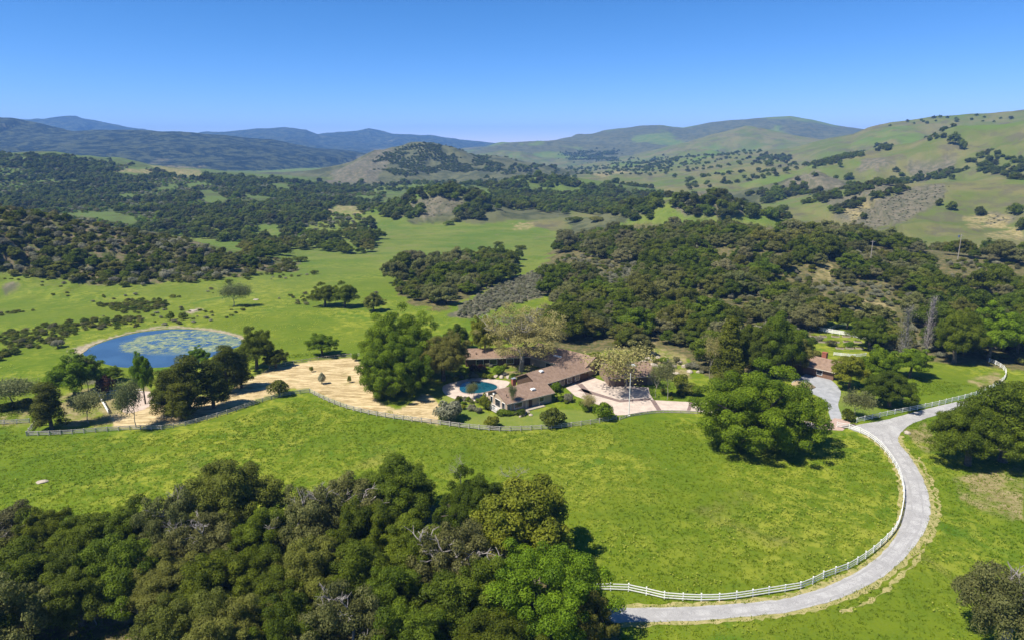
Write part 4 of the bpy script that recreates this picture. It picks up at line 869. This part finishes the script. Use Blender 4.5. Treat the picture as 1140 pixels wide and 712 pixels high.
# ------------------------------------------------------------------ pond
t = NT('pond_water'); t.p.inputs['Specular IOR Level'].default_value = 0.5
pc = at(205, 380.5); sep_ = t.new('ShaderNodeSeparateXYZ'); t.l.new(t.pos(), sep_.inputs[0])
ax = t.math('DIVIDE', t.math('SUBTRACT', sep_.outputs[0], pc[0]), 19.5); ay = t.math('DIVIDE', t.math('SUBTRACT', sep_.outputs[1], pc[1]), 15.5)
rr_ = t.math('SQRT', t.math('ADD', t.math('MULTIPLY', ax, ax), t.math('MULTIPLY', ay, ay)))
rr_ = t.math('ADD', rr_, t.math('MULTIPLY', t.math('SUBTRACT', t.noise(0.18, 5, 0.6), 0.5), 0.5))
ins = t.ramp(rr_, 1.04, 0.93); rim = t.math('MULTIPLY', ins, t.ramp(rr_, 0.55, 0.92))
mass = t.math('MULTIPLY', ins, t.ramp(t.noise(0.32, 6, 0.75, dist=0.6), 0.42, 0.54))
alg = t.math('MAXIMUM', mass, t.math('MULTIPLY', rim, t.ramp(t.noise(0.5, 5, 0.7), 0.36, 0.55)))
alg = t.math('MULTIPLY', alg, t.ramp(sep_.outputs[1], pc[1]-17, pc[1]-9), clamp=True)
ac = t.mix(t.ramp(t.noise(0.7, 4, .6), .45, .65), (0.13, 0.18, 0.10), (0.33, 0.34, 0.13))
cc_ = t.mix(t.math('MULTIPLY', alg, 0.85), t.mix(t.ramp(t.noise(0.08, 3), .4, .6), (0.034, 0.070, 0.125), (0.044, 0.090, 0.155)), ac)
t.set(t.p.inputs['Roughness'], t.math('ADD', t.math('MULTIPLY', alg, 0.6), 0.08))
t.bump(t.noise(1.2, 4, .6), 0.25, 0.05)
t.set(t.p.inputs['Base Color'], cc_)
sheet('pond', [(92.7,393),(104,385),(126,377),(157,369.7),(191,366.5),(219,367),(247,370.5),(267,376.5),(270,383),(253,390),(232,398),(211,405),(180,408.5),(140,408.7),(118,405),(101,399)], 0.03, t.mat, 4, 0, 'blue pond with algae mats')
BANK = plain('pond_bank', (0.36, 0.30, 0.22), (0.22, 0.19, 0.10), 0.5, 0.95)
m = MB(); A_, B_ = ribbon([(88,396),(97,387),(104,383.5),(126,375.8),(157,368.6),(191,365.4),(219,366),(247,369.6),(268,375.5),(273,382)], -0.4, 0.5, 0, 8); m.strip(A_, B_, -0.2, 0.12)
tag(m.build('pond_bank', BANK), kind='structure')

# ------------------------------------------------------------------ ranch house
SHING = NT('brown_shingle'); n1 = SHING.noise(1.2, 5, .65); n2 = SHING.noise(6, 3, .6)
wv = SHING.new('ShaderNodeTexWave', wave_type='BANDS', bands_direction='Z'); SHING.l.new(SHING.pos(), wv.inputs['Vector']); wv.inputs['Scale'].default_value = 2.2; wv.inputs['Distortion'].default_value = 1.5
col = SHING.mix(SHING.ramp(n1, .35, .65), (0.195, 0.130, 0.092), (0.275, 0.190, 0.140)); col = SHING.mix(SHING.math('MULTIPLY', SHING.ramp(n2, .5, .7), .5), col, (0.32, 0.225, 0.165))
col = SHING.mix(SHING.math('MULTIPLY', wv.outputs['Fac'], .3), col, (0.10, 0.07, 0.055)); SHING = SHING.done(col, 0.9)
STUC = plain('tan_wall', (0.42, 0.33, 0.24), (0.34, 0.26, 0.19), 1.0); DARKW = plain('dark_wood', (0.10, 0.065, 0.045)); TRIM = plain('pale_trim', (0.55, 0.47, 0.38)); WHITE = plain('white_paint', (0.78, 0.77, 0.74), (0.68, 0.67, 0.64), 2.0)
BRICK = plain('red_brick', (0.32, 0.11, 0.07), (0.22, 0.08, 0.055), 8); STONE = plain('pale_stone', (0.42, 0.36, 0.29), (0.28, 0.24, 0.19), 2, 0.9, 0.5)
GL = NT('window_glass'); GL.p.inputs['Specular IOR Level'].default_value = 0.6; GLASS = GL.done((0.02, 0.025, 0.03), 0.05)
SKYL = NT('skylight_dome'); SKYL = SKYL.done((0.7, 0.75, 0.78), 0.2)
def gable(root, cx, cy_, rz, L, hw, eave, ridge, ov=0.7, endov=0.6, wallm=None, gables=(True, True), windows=(), ends=True):
    """A wing: long axis along local x. Walls and a two-slope roof as parts of ROOT (world coordinates are local to the root at its base)."""
    ca, sa = math.cos(rz), math.sin(rz)
    T = lambda x, y, z: (cx+ca*x-sa*y, cy_+sa*x+ca*y, z)
    wm = MB(); k = hw-ov; sl = (ridge-eave)/hw; top = lambda y: ridge-sl*abs(y)-0.12
    pr = [(-k, -0.2), (k, -0.2), (k, top(k)), (0, top(0)), (-k, top(k))]
    vs = [T(s*(L/2-endov), a, b) for s in (-1, 1) for a, b in pr]
    wm.add(vs, [(4, 3, 2, 1, 0), (5, 6, 7, 8, 9)]+[(i, (i+1) % 5, 5+(i+1) % 5, 5+i) for i in range(5)])
    wm.build('wall', wallm or STUC, root)
    rf = MB(); th = 0.22
    for s in (-1, 1):
        a = [T(-L/2, 0, ridge), T(L/2, 0, ridge), T(L/2, s*hw, eave), T(-L/2, s*hw, eave)]
        b = [(p[0], p[1], p[2]-th) for p in a]
        rf.add(a+b, [(0, 1, 2, 3), (7, 6, 5, 4), (3, 2, 6, 7), (0, 3, 7, 4), (1, 5, 6, 2)])
    r_ = rf.build('roof', SHING, root)
    fa = MB()
    for s in (-1, 1): fa.box(T(0, s*(hw+0.05), eave-0.12), (L, 0.08, 0.2), rz)
    fa.build('fascia', TRIM, r_)
    for (x, s, w_, h_, z_) in windows:
        fm = MB(); fm.box(T(x, s*(k+0.03), z_), (w_+0.24, 0.1, h_+0.24), rz); f = fm.build('window', WHITE, root)
        pm = MB(); pm.box(T(x, s*(k+0.07), z_), (w_, 0.08, h_), rz); pm.build('pane', GLASS, f)
    return T
H = empty('ranch_house', (0, 0, 0), 0, label='long low ranch house with brown shingle gable roofs around a courtyard', cat='house')
A1 = math.radians(33.8); d1 = (math.cos(A1), math.sin(A1))
c1 = (-3.6+d1[0]*6.7, 158.9+d1[1]*6.7)
T1 = gable(H, c1[0], c1[1], A1, 14.6, 5.1, 2.6, 4.7, windows=((-3.5, -1, 2.2, 1.2, 1.35), (3.4, -1, 1.6, 1.1, 1.4)))
A2 = math.radians(42); d2 = (math.cos(A2), math.sin(A2)); m0 = (4.2, 171.3); c2 = (m0[0]+d2[0]*9.6, m0[1]+d2[1]*9.6)
T2 = gable(H, c2[0], c2[1], A2, 20.5, 4.9, 2.6, 4.95, windows=((-4, -1, 1.6, 1.5, 1.3), (-1, -1, 1.6, 1.5, 1.3), (2, -1, 1.6, 1.5, 1.3), (5, -1, 1.6, 1.5, 1.3)), wallm=DARKW)
A3 = math.radians(137); p3 = (21.2, 185.3); d3 = (math.cos(A3), math.sin(A3)); c3 = (p3[0]+d3[0]*8.2+0.6, p3[1]+d3[1]*8.2+0.6)
T3 = gable(H, c3[0], c3[1], A3, 21.5, 6.2, 2.6, 5.3, windows=((-3, 1, 1.8, 1.3, 1.3), (2, 1, 1.8, 1.3, 1.3)))
T4 = gable(H, -3.4, 196.0, math.radians(6.5), 22.5, 4.0, 2.6, 4.6, windows=((-6.5, -1, 2.0, 1.4, 1.3), (-2.5, -1, 2.0, 1.4, 1.3), (2.5, -1, 2.0, 1.4, 1.3)), wallm=DARKW)
m = MB(); q = T1(-1.2, 1.0, 0); m.box((q[0], q[1], 4.9), (1.0, 0.8, 2.6), A1); ch = m.build('chimney', BRICK, H); m = MB(); m.box((q[0], q[1], 6.27), (1.1, 0.9, 0.14), A1); m.build('cap', plain('metal_cap', (0.25, 0.27, 0.3)), ch)
def skylight(T, x, y, ridge, eave, hw, rz, lx=1.2, ly=0.9, lab=None):
    z = ridge-(ridge-eave)/hw*abs(y); q = T(x, y, z); m = MB(); m.box((q[0], q[1], q[2]+0.12), (lx, ly, 0.3), rz); o = m.build('skylight', WHITE, H)
    m = MB(); m.box((q[0], q[1], q[2]+0.3), (lx*0.85, ly*0.85, 0.1), rz); m.build('dome', SKYL, o)
skylight(T1, 2.2, -2.6, 4.7, 2.6, 5.1, A1); skylight(T2, -5.6, -0.9, 4.95, 2.6, 4.9, A2, 1.0, 1.0); skylight(T3, 0.5, 3.2, 5.2, 2.6, 5.4, A3, 3.0, 0.8)
m = MB(); q = T1(-6.0, -3.0, 3.75); m.tube([q, (q[0], q[1], q[2]+0.5)], [.12, .12], 6); m.build('vent_pipe', DARKW, H)
m = MB(); q = T4(-7.5, -2.4, 3.5); m.tube([q, (q[0], q[1], q[2]+0.6)], [.12, .12], 6); m.build('vent_pipe', DARKW, H)
# gable end facing the lawn: lattice window, door and deck
for (y_, w_, h_, z_) in ((2.6, 1.0, 1.5, 1.4), (-0.2, 2.2, 2.1, 1.1), (-2.8, 1.2, 1.5, 1.3)):
    q = T1(-6.73, y_, z_); m = MB(); m.box(q, (0.1, w_+.24, h_+.2), A1); f = m.build('window', WHITE, H); q = T1(-6.77, y_, z_); m = MB(); m.box(q, (0.08, w_, h_), A1); m.build('pane', GLASS, f)
q = T1(-6.75, 1.4, 3.3); m = MB(); m.tube([q, (q[0]-.25*d1[0], q[1]-.25*d1[1], q[2])], [.4, .4], 10); m.build('gable_lamp', WHITE, H)
m = MB(); q = T1(-8.0, -0.8, 0.35); m.box(q, (2.6, 6.0, 0.2), A1); m.build('deck', plain('pale_deck', (0.5, 0.46, 0.42)), H)
m = MB()
for y_ in np.linspace(-3.7, 2.1, 7): m.box(T1(-9.2, y_, 0.9), (0.09, 0.09, 1.0), A1)
m.box(T1(-9.2, -0.8, 1.4), (0.1, 6.0, 0.09), A1); m.box(T1(-9.2, -0.8, 0.95), (0.05, 6.0, 0.06), A1); m.build('deck_railing', WHITE, H)
for x_ in (-6.0, -1.5, 2.5):
    q = T1(x_, -4.9, 1.15); m = MB(); m.box(q, (0.18, 0.18, 2.5), A1); m.build('porch_post', TRIM, H)
m = MB(); m.box(T1(-1.5, -5.4, 0.1), (10, 1.7, 0.22), A1); m.build('porch_slab', STONE, H)
q = T1(0.2, -4.36, 1.0); m = MB(); m.box(q, (1.1, 0.1, 2.1), A1); m.build('door', DARKW, H)
m = MB(); m.tube([T1(-5.2, -6.2, 0.45), T1(-3.6, -6.4, 0.45)], [.02, .02]); 
G = empty('garage', (0, 0, 0), 0, label='brown roofed garage with open bay behind the paved forecourt', cat='garage'); HH = H; H = G
A5 = math.radians(8); T5 = gable(G, 31.5, 180.5, A5, 13.5, 6.3, 2.7, 4.9, wallm=plain('garage_wall', (0.26, 0.19, 0.14)))
for x_ in (-2.6, 2.6):
    q = T5(x_, -5.66, 1.15); m = MB(); m.box(q, (3.6, 0.14, 2.3), A5); m.build('garage_door', plain('door_brown', (0.16, 0.11, 0.08)), G)
skylight(T5, 1.2, -1.6, 4.9, 2.7, 6.3, A5, 2.4, 1.0)
Ct = empty('cottage', (0, 0, 0), 0, label='small brown roofed cottage with a red chimney at the end of the grey yard', cat='cottage'); H = Ct
A6 = math.radians(-48); T6 = gable(Ct, 88.2, 186.6, A6, 13, 5.2, 2.6, 4.5, wallm=plain('brown_wall', (0.20, 0.12, 0.08)), windows=((2.0, -1, 1.4, 1.2, 1.4),))
q = T6(-2.2, -5.0, 1.0)
q = T6(-3.5, -4.52, 1.05); m = MB(); m.box(q, (1.6, 0.12, 2.1), A6); m.build('door', DARKW, Ct)
m = MB(); q = T6(0.8, 0.6, 0); m.box((q[0], q[1], 4.9), (1.3, 1.1, 1.9), A6); ch = m.build('chimney', BRICK, Ct); m = MB(); m.box((q[0], q[1], 5.92), (1.45, 1.25, .14), A6); m.build('cap', BRICK, ch)

# ------------------------------------------------------------------ fences
GREYW = plain('weathered_wood', (0.46, 0.43, 0.38), (0.33, 0.30, 0.26), 1.5, 0.9)
def fence(name, label, px, spacing=2.6, hgt=1.25, rails=3, mat=WHITE, post=0.13, rw=0.13, world=None):
    C_ = [np.array(hit(*p)[:2]) for p in px]; C_ = spline(C_, 8) if len(px) > 2 else C_
    d = np.r_[0, np.cumsum([np.linalg.norm(b-a) for a, b in zip(C_[:-1], C_[1:])])]; n = max(1, int(round(d[-1]/spacing)))
    s = np.linspace(0, d[-1], n+1); X = np.interp(s, d, [c[0] for c in C_]); Y = np.interp(s, d, [c[1] for c in C_]); Z = zat(X, Y)
    root = empty(name, (float(X[0]), float(Y[0]), float(Z[0])), label=label, cat='fence'); o0 = np.array([X[0], Y[0], Z[0]])
    pm = MB(); pm.box((0, 0, hgt/2-.15), (post, post, hgt+.3)); pm.box((0, 0, hgt+.03), (post+.05, post+.05, .06)); pme = pm.mesh('post'); pme.materials.append(mat)
    for i in range(min(n+1, 100)):
        a = math.atan2(Y[min(i+1, n)]-Y[max(i-1, 0)], X[min(i+1, n)]-X[max(i-1, 0)])
        o = link('post', pme, root); o.location = (X[i]-o0[0], Y[i]-o0[1], Z[i]-o0[2]); o.rotation_euler = (random.gauss(0, .02), random.gauss(0, .02), a+random.gauss(0, .05)); o.scale = (1, 1, random.uniform(.95, 1.04))
    for r_ in range(rails):
        z = hgt*(0.28+0.64*r_/max(1, rails-1)); A_, B_ = [], []
        for i in range(n+1):
            a = math.atan2(Y[min(i+1, n)]-Y[max(i-1, 0)], X[min(i+1, n)]-X[max(i-1, 0)]); nx_, ny_ = -math.sin(a)*.025, math.cos(a)*.025; sg = post*0.55
            bx, by, bz = X[i]-o0[0]+math.sin(a)*sg, Y[i]-o0[1]-math.cos(a)*sg, Z[i]-o0[2]+z+random.gauss(0, .014)
            A_.append((bx+nx_, by+ny_, bz)); B_.append((bx-nx_, by-ny_, bz))
        m = MB(); m.strip(A_, B_, -rw/2, rw/2); m.build('rail', mat, root)
    return root
fence('rail_fence', 'white three rail fence along the inside of the curving road', [(640,657),(652,657),(679,657),(697.7,657.5),(716,661),(733,665.6),(749,667.5),(787,669),(807,668),(827,665.6),(862,660),(893.7,654.6),(920,642),(943,634),(964,621),(980,608),(994.5,592.7),(1002,577),(1005.5,554.5),(1003,535),(994.5,516),(981,498),(966,486),(949,478),(931.5,475)])
fence('rail_fence', 'white three rail fence along the upper roadside curling back at the right', [(953.6,470),(984.5,463),(1014,457),(1043.5,451),(1058,447.4),(1083,441),(1101,433.6),(1117,423),(1119,414),(1111,407),(1101,402.6)])
fence('rail_fence', 'weathered pale fence below the house lawn and the straw field', [(686,466.5),(665,471),(640,474.5),(600,478),(560,479.5),(520,476.5),(487,472),(440,466),(400,458.5),(370,449),(345,437)], 2.4, 1.15, 3, GREYW, 0.16, 0.16)
fence('rail_fence', 'weathered fence from the straw field corner down past the pines', [(345,437),(320,440),(290,448),(255,460),(228,468),(205,474),(180,478)], 2.4, 1.1, 3, GREYW, 0.16, 0.16)
fence('rail_fence', 'weathered grey fence below the paddock at the left', [(180,478),(150,478),(120,480),(70,483.5),(30,485)], 2.4, 1.1, 3, GREYW, 0.16, 0.18)
fence('rail_fence', 'short side fence at the left corner by the ragged pine', [(30,485),(34,479),(39,473)], 2.4, 1.1, 3, GREYW, 0.16, 0.18)
fence('rail_fence', 'grey fence running off the left edge', [(-60,473),(0,472),(33,470)], 2.6, 1.1, 3, GREYW, 0.16, 0.16)
fence('paddock_fence', 'short white board fence on the left side of the sand paddock', [(110,441),(121,460)], 2.2, 1.2, 3, WHITE, .14, .26)
fence('paddock_fence', 'low white fence at the back of the sand paddock', [(113,440),(135,437),(160,436)], 2.2, 1.0, 2, WHITE, .12, .12)
fence('paddock_fence', 'low grey fence along the back edge of the straw field', [(300,410),(330,404),(372,398),(400,396)], 2.4, 0.9, 2, GREYW, .12, .14)
fence('garden_fence', 'white fence above the vegetable garden', [(898,365),(920,370),(945,374),(964,379)], 2.4, 1.5, 4, WHITE, .16, .22)
fence('garden_fence', 'short white fence climbing from the garden corner', [(921,369),(932,364),(944,362)], 2.4, 1.3, 3, WHITE, .16, .2)
fence('garden_fence', 'low white picket edge below the vegetable garden', [(928,395),(950,397),(964,396)], 2.0, 1.0, 3, WHITE, .12, .16)
fence('drive_rail', 'low pale rail between the paved drive and the meadow', [(690,467),(703,463),(735,459),(777,460)], 2.0, 0.7, 2, GREYW, .14, .2)
hdg = [hit(u, v) for u, v in ((-30,461),(0,458),(14,455),(33,452))]
lb = []
for a, b in zip(hdg[:-1], hdg[1:]):
    for k in np.linspace(0, 1, 9): lb.append((np.array([a[0]+(b[0]-a[0])*k-hdg[0][0], a[1]+(b[1]-a[1])*k-hdg[0][1], 0.9]), 1.0))
P, Qd, ti = leaves_for(lb, 6000, 0.25, np.random.default_rng(5), 0.1, squash=1.0)
hm_ = np_mesh('hedge', P, Qd, tint=ti); o = link('hedge', hm_, None, L_LIVE); o.location = hdg[0]; tag(o, 'dark clipped hedge at the left edge', 'hedge')

# ------------------------------------------------------------------ smaller things
x, y, z = at(700, 462.5); fp = empty('flagpole', (x, y, 0), label='tall white flagpole beside the round bush and the drive', cat='flagpole')
m = MB(); m.tube([(0, 0, 0), (0, 0, 5), (0, 0, 10.5)], [.11, .09, .06], 8); m.build('pole', WHITE, fp); m = MB(); m.box((0, 0, .12), (.6, .6, .24)); m.build('base', WHITE, fp); m = MB(); m.tube([(0, 0, 10.5), (0, 0, 10.6), (0, 0, 10.72)], [.05, .13, .04], 8); m.build('finial', WHITE, fp)
GRATE = plain('cattle_grid_steel', (0.12, 0.09, 0.08)); a, b, c_, d_ = [np.array(at(*p)[:2]) for p in ((936,474.5),(950,471.5),(953,473.2),(940,476.8))]
cg = tag(empty('cattle_grid', (float(a[0]), float(a[1]), 0)), 'dark steel cattle grid set in the road beside the brick apron', 'cattle grid'); m = MB(); m2 = MB()
for k in np.linspace(0, 1, 12):
    p, q = a+(d_-a)*k-a, b+(c_-b)*k-a; m.tube([(*p, .1), (*q, .1)], [.06, .06], 5)
m.build('bar', GRATE, cg); 
for p in (a, ): m2.tube([(0, 0, .09), (*(d_-a), .09)], [.09, .09], 5); m2.tube([(*(b-a), .09), (*(c_-a), .09)], [.09, .09], 5)
m2.build('frame', GRATE, cg)
def rock(px, r_, label=None, group=None, mat=STONE, flat=0.6):
    bm = bmesh.new(); bmesh.ops.create_icosphere(bm, subdivisions=2, radius=r_)
    sx = random.uniform(.8, 1.4); f0 = random.uniform(0, 9)
    for v in bm.verts:
        n = 1+0.22*math.sin(v.co.x*3/r_+f0)+0.18*math.sin(v.co.y*4/r_+f0*2)*math.cos(v.co.z*3/r_); v.co = (v.co.x*n*sx, v.co.y*n, v.co.z*n*flat)
    me = bpy.data.meshes.new('boulder'); bm.to_mesh(me); bm.free(); o = link('boulder', me, None, mat); x, y, z = hit(*px); o.location = (x, y, z+r_*flat*.25); o.rotation_euler = (0, 0, random.uniform(0, 6)); tag(o, label, 'rock', group)
for px, r_ in (((715,404),1.3),((722,400),1.0),((728,407),1.2),((735,409),.9),((742,402),1.1),((748,408),1.2),((756,403),1.0),((762,408),1.1),((768,414),.9),((726,394),1.0),((733,398),.8),((740,412),1.0),((752,416),.9),((778,414),.8),((716,395),.9)):
    rock(px, r_, 'pale boulder of the rock terrace behind the drive', 'boulders of the rock terrace')
for px, r_ in (((583,461),.6),((587,459),.7),((591,462),.5),((580,463),.5)): rock(px, r_, 'pale boulder at the corner of the front wing', 'boulders by the front wing')
for px, r_ in (((552,419),.8),((558,420),.9),((566,420),.8),((561,417),1.0)): rock(px, r_, 'tan boulder on the mound between pool and chimney', 'boulders above the pool')
rock((892,429), 2.6, 'flat tan rock mound at the left edge of the grey yard', mat=plain('tan_earth', (.36, .27, .16)), flat=.35)
rock((1010,482), 0.7, 'low dark rock beside the road fork'); rock((47,536), 1.0, 'pale flat stone lying in the lower left meadow', flat=.25); rock((215,346), 1.6, 'pale flat stone beyond the pond', flat=.2); rock((285,334), 1.2, 'pale stone near the lone open oak', flat=.3)
SOILM = plain('garden_soil', (.14, .10, .07)); BEDW = plain('bed_board', (.42, .36, .28))
bi = 0
for v_, us in ((375,(906,916,930,942)),(381,(904,915,930,943,955)),(388,(935,946,957))):
    for u_ in us:
        x, y, z = hit(u_, v_); o = empty('garden_bed', (x, y, z), math.radians(-14), label='raised plank bed of greens in the vegetable garden behind the cottage', cat='planter', group='raised beds of the vegetable garden')
        m = MB(); m.box((0, 0, .2), (2.4, 1.1, .5)); m.build('bed_box', BEDW, o); m = MB(); m.box((0, 0, .47), (2.2, .9, .06)); m.build('soil', SOILM, o)
        lb = [(np.array([random.uniform(-.9, .9), random.uniform(-.3, .3), .6]), random.uniform(.2, .38)) for _ in range(7)]; P, Qd, ti = leaves_for(lb, 240, .16, np.random.default_rng(bi), 0); bi += 1
        link('greens', np_mesh('greens', P, Qd, tint=ti), o, [L_VAL, L_LIME, L_SAGE][bi % 3])
POLE = plain('pole_wood', (.35, .31, .27))
for (u, vt, vb, lab) in ((968,285,298,'wooden utility pole standing out of the wood on the right hillside'),(1066,274,290,'pale utility pole with a dark box near the crest of the right wood')):
    x, y, z = hit(u, vb); c_ = y*math.cos(PITCH)-(z-EYE)*math.sin(PITCH); h_ = 13.5
    o = empty('utility_pole', (x, y, z), label=lab, cat='utility pole'); m = MB(); m.tube([(0, 0, -.5), (0, 0, h_)], [.2, .14], 7); m.build('pole', POLE, o); m = MB(); m.box((0, 0, h_-.7), (2.2, .14, .16)); m.build('crossarm', POLE, o)
    if u > 1000: m = MB(); m.tube([(-1.2, 0, h_-1.6), (-1.2, 0, h_-.5)], [.45, .45], 8); m.build('transformer', plain('transformer_blue', (.10, .13, .22)), o)
x, y, z = at(603.5, 448.5); o = empty('garden_bench', (x, y, .12), A1, label='pale garden seat on the porch slab of the front wing', cat='bench')
m = MB(); m.box((0, 0, .45), (1.5, .5, .08)); m.build('seat', WHITE, o); m = MB(); m.box((0, .25, .75), (1.5, .07, .5)); m.build('backrest', WHITE, o)
for sx in (-.65, .65): m = MB(); m.box((sx, 0, .2), (.08, .45, .42)); m.build('leg', WHITE, o)

# ------------------------------------------------------------------ long grass of the meadow
r = np.random.default_rng(55); n = 100000
th = r.uniform(-0.80, 0.80, n); rr = np.sqrt(r.uniform(70**2, 215**2, n)); x, y = rr*np.sin(th), rr*np.cos(th); u, v = proj(x, y, 0*x)
k = (u > -160) & (u < 1300) & (noise(x, y, 7, 91, 4) > 0.24)
for p in ([*outer, *reversed(inner)], [(20,487),(20,440),(180,420),(300,400),(400,390),(520,375),(700,375),(930,390),(960,440),(1060,440),(1120,400),(1140,420),(1060,460),(960,486),(930,482),(800,468),(700,470),(560,484),(345,443),(200,482)], [(84,410),(84,380),(200,360),(280,370),(280,400),(200,420)]): k &= ~inpoly(u+(noise(x, y, 5, 191, 3)-.5)*(4 if p[0] == outer[0] else 26), v+(noise(x, y, 5, 192, 3)-.5)*(2 if p[0] == outer[0] else 12), p)
dr = np.hypot(*(np.stack([x, y])-0.0)); x, y, u, v = x[k], y[k], u[k], v[k]; n = len(x); print('grass tufts', n)
nb = 5; bx = np.repeat(x, nb)+r.normal(size=n*nb)*.16; by = np.repeat(y, nb)+r.normal(size=n*nb)*.16
hgt = np.repeat(r.uniform(.10, .24, n)*(0.6+noise(x, y, 14, 92, 3)), nb)*r.uniform(.6, 1.2, n*nb); a = r.uniform(0, 6.28, n*nb); wv_ = r.uniform(.05, .11, n*nb); ln_ = r.uniform(.05, .3, n*nb); a2 = r.uniform(0, 6.28, n*nb)
b0 = np.stack([bx-np.cos(a)*wv_, by-np.sin(a)*wv_, np.zeros_like(bx)-.02], 1); b1 = np.stack([bx+np.cos(a)*wv_, by+np.sin(a)*wv_, np.zeros_like(bx)-.02], 1); b2 = np.stack([bx+np.cos(a2)*ln_, by+np.sin(a2)*ln_, hgt], 1)
P = np.stack([b0, b1, b2], 1).reshape(-1, 3); tn = np.repeat(np.clip(noise(x, y, 6, 93, 4)*1.6-.3+r.normal(size=n)*.15, 0, 1), nb)
gme = np_mesh('meadow_grass', P, np.arange(n*nb*3).reshape(-1, 3), tint=tn)
go_ = link('meadow_grass', gme, None, leaf_mat('grass_blade', (0.095, 0.165, 0.004), (0.205, 0.255, 0.010), transl=0.5, var=0.0)); tag(go_, 'long green grass of the meadow', kind='stuff')

n = 90000; th = r.uniform(-0.80, 0.80, n); rr = np.sqrt(r.uniform(72**2, 300**2, n)); x, y = rr*np.sin(th), rr*np.cos(th); z = zat(x, y); u, v = proj(x, y, z)
k = (u > -100) & (u < 1250) & (noise(x, y, 26, 141, 3) > 0.50) & (noise(x, y, 4, 142, 3) > 0.50)
for p in ([*outer, *reversed(inner)], [(20,487),(20,440),(180,420),(300,400),(400,390),(520,375),(560,345),(1140,250),(1140,420),(1060,460),(960,486),(930,482),(800,468),(700,470),(560,484),(345,443),(200,482)], [(84,410),(84,380),(200,360),(280,370),(280,400),(200,420)]): k &= ~inpoly(u, v, p)
x, y, z = x[k], y[k], z[k]; n = len(x); s_ = r.uniform(.07, .2, n); a = r.uniform(0, 6.28, n)
c_ = np.stack([x, y, z+r.uniform(.2, .42, n)], 1); e1 = np.stack([np.cos(a)*s_, np.sin(a)*s_, r.normal(size=n)*.05], 1); e2 = np.stack([-np.sin(a)*s_*.7, np.cos(a)*s_*.7, r.normal(size=n)*.05], 1)
P = np.stack([c_-e1, c_-e2, c_+e1, c_+e2], 1).reshape(-1, 3)
tag(link('meadow_flowers', np_mesh('meadow_flowers', P, np.arange(n*4).reshape(-1, 4), tint=r.random(n)), None, leaf_mat('mustard_flower', (0.22, 0.25, 0.025), (0.38, 0.38, 0.06), transl=0.4, var=0.0)), 'drifts of pale yellow flowers in the meadow', kind='stuff')
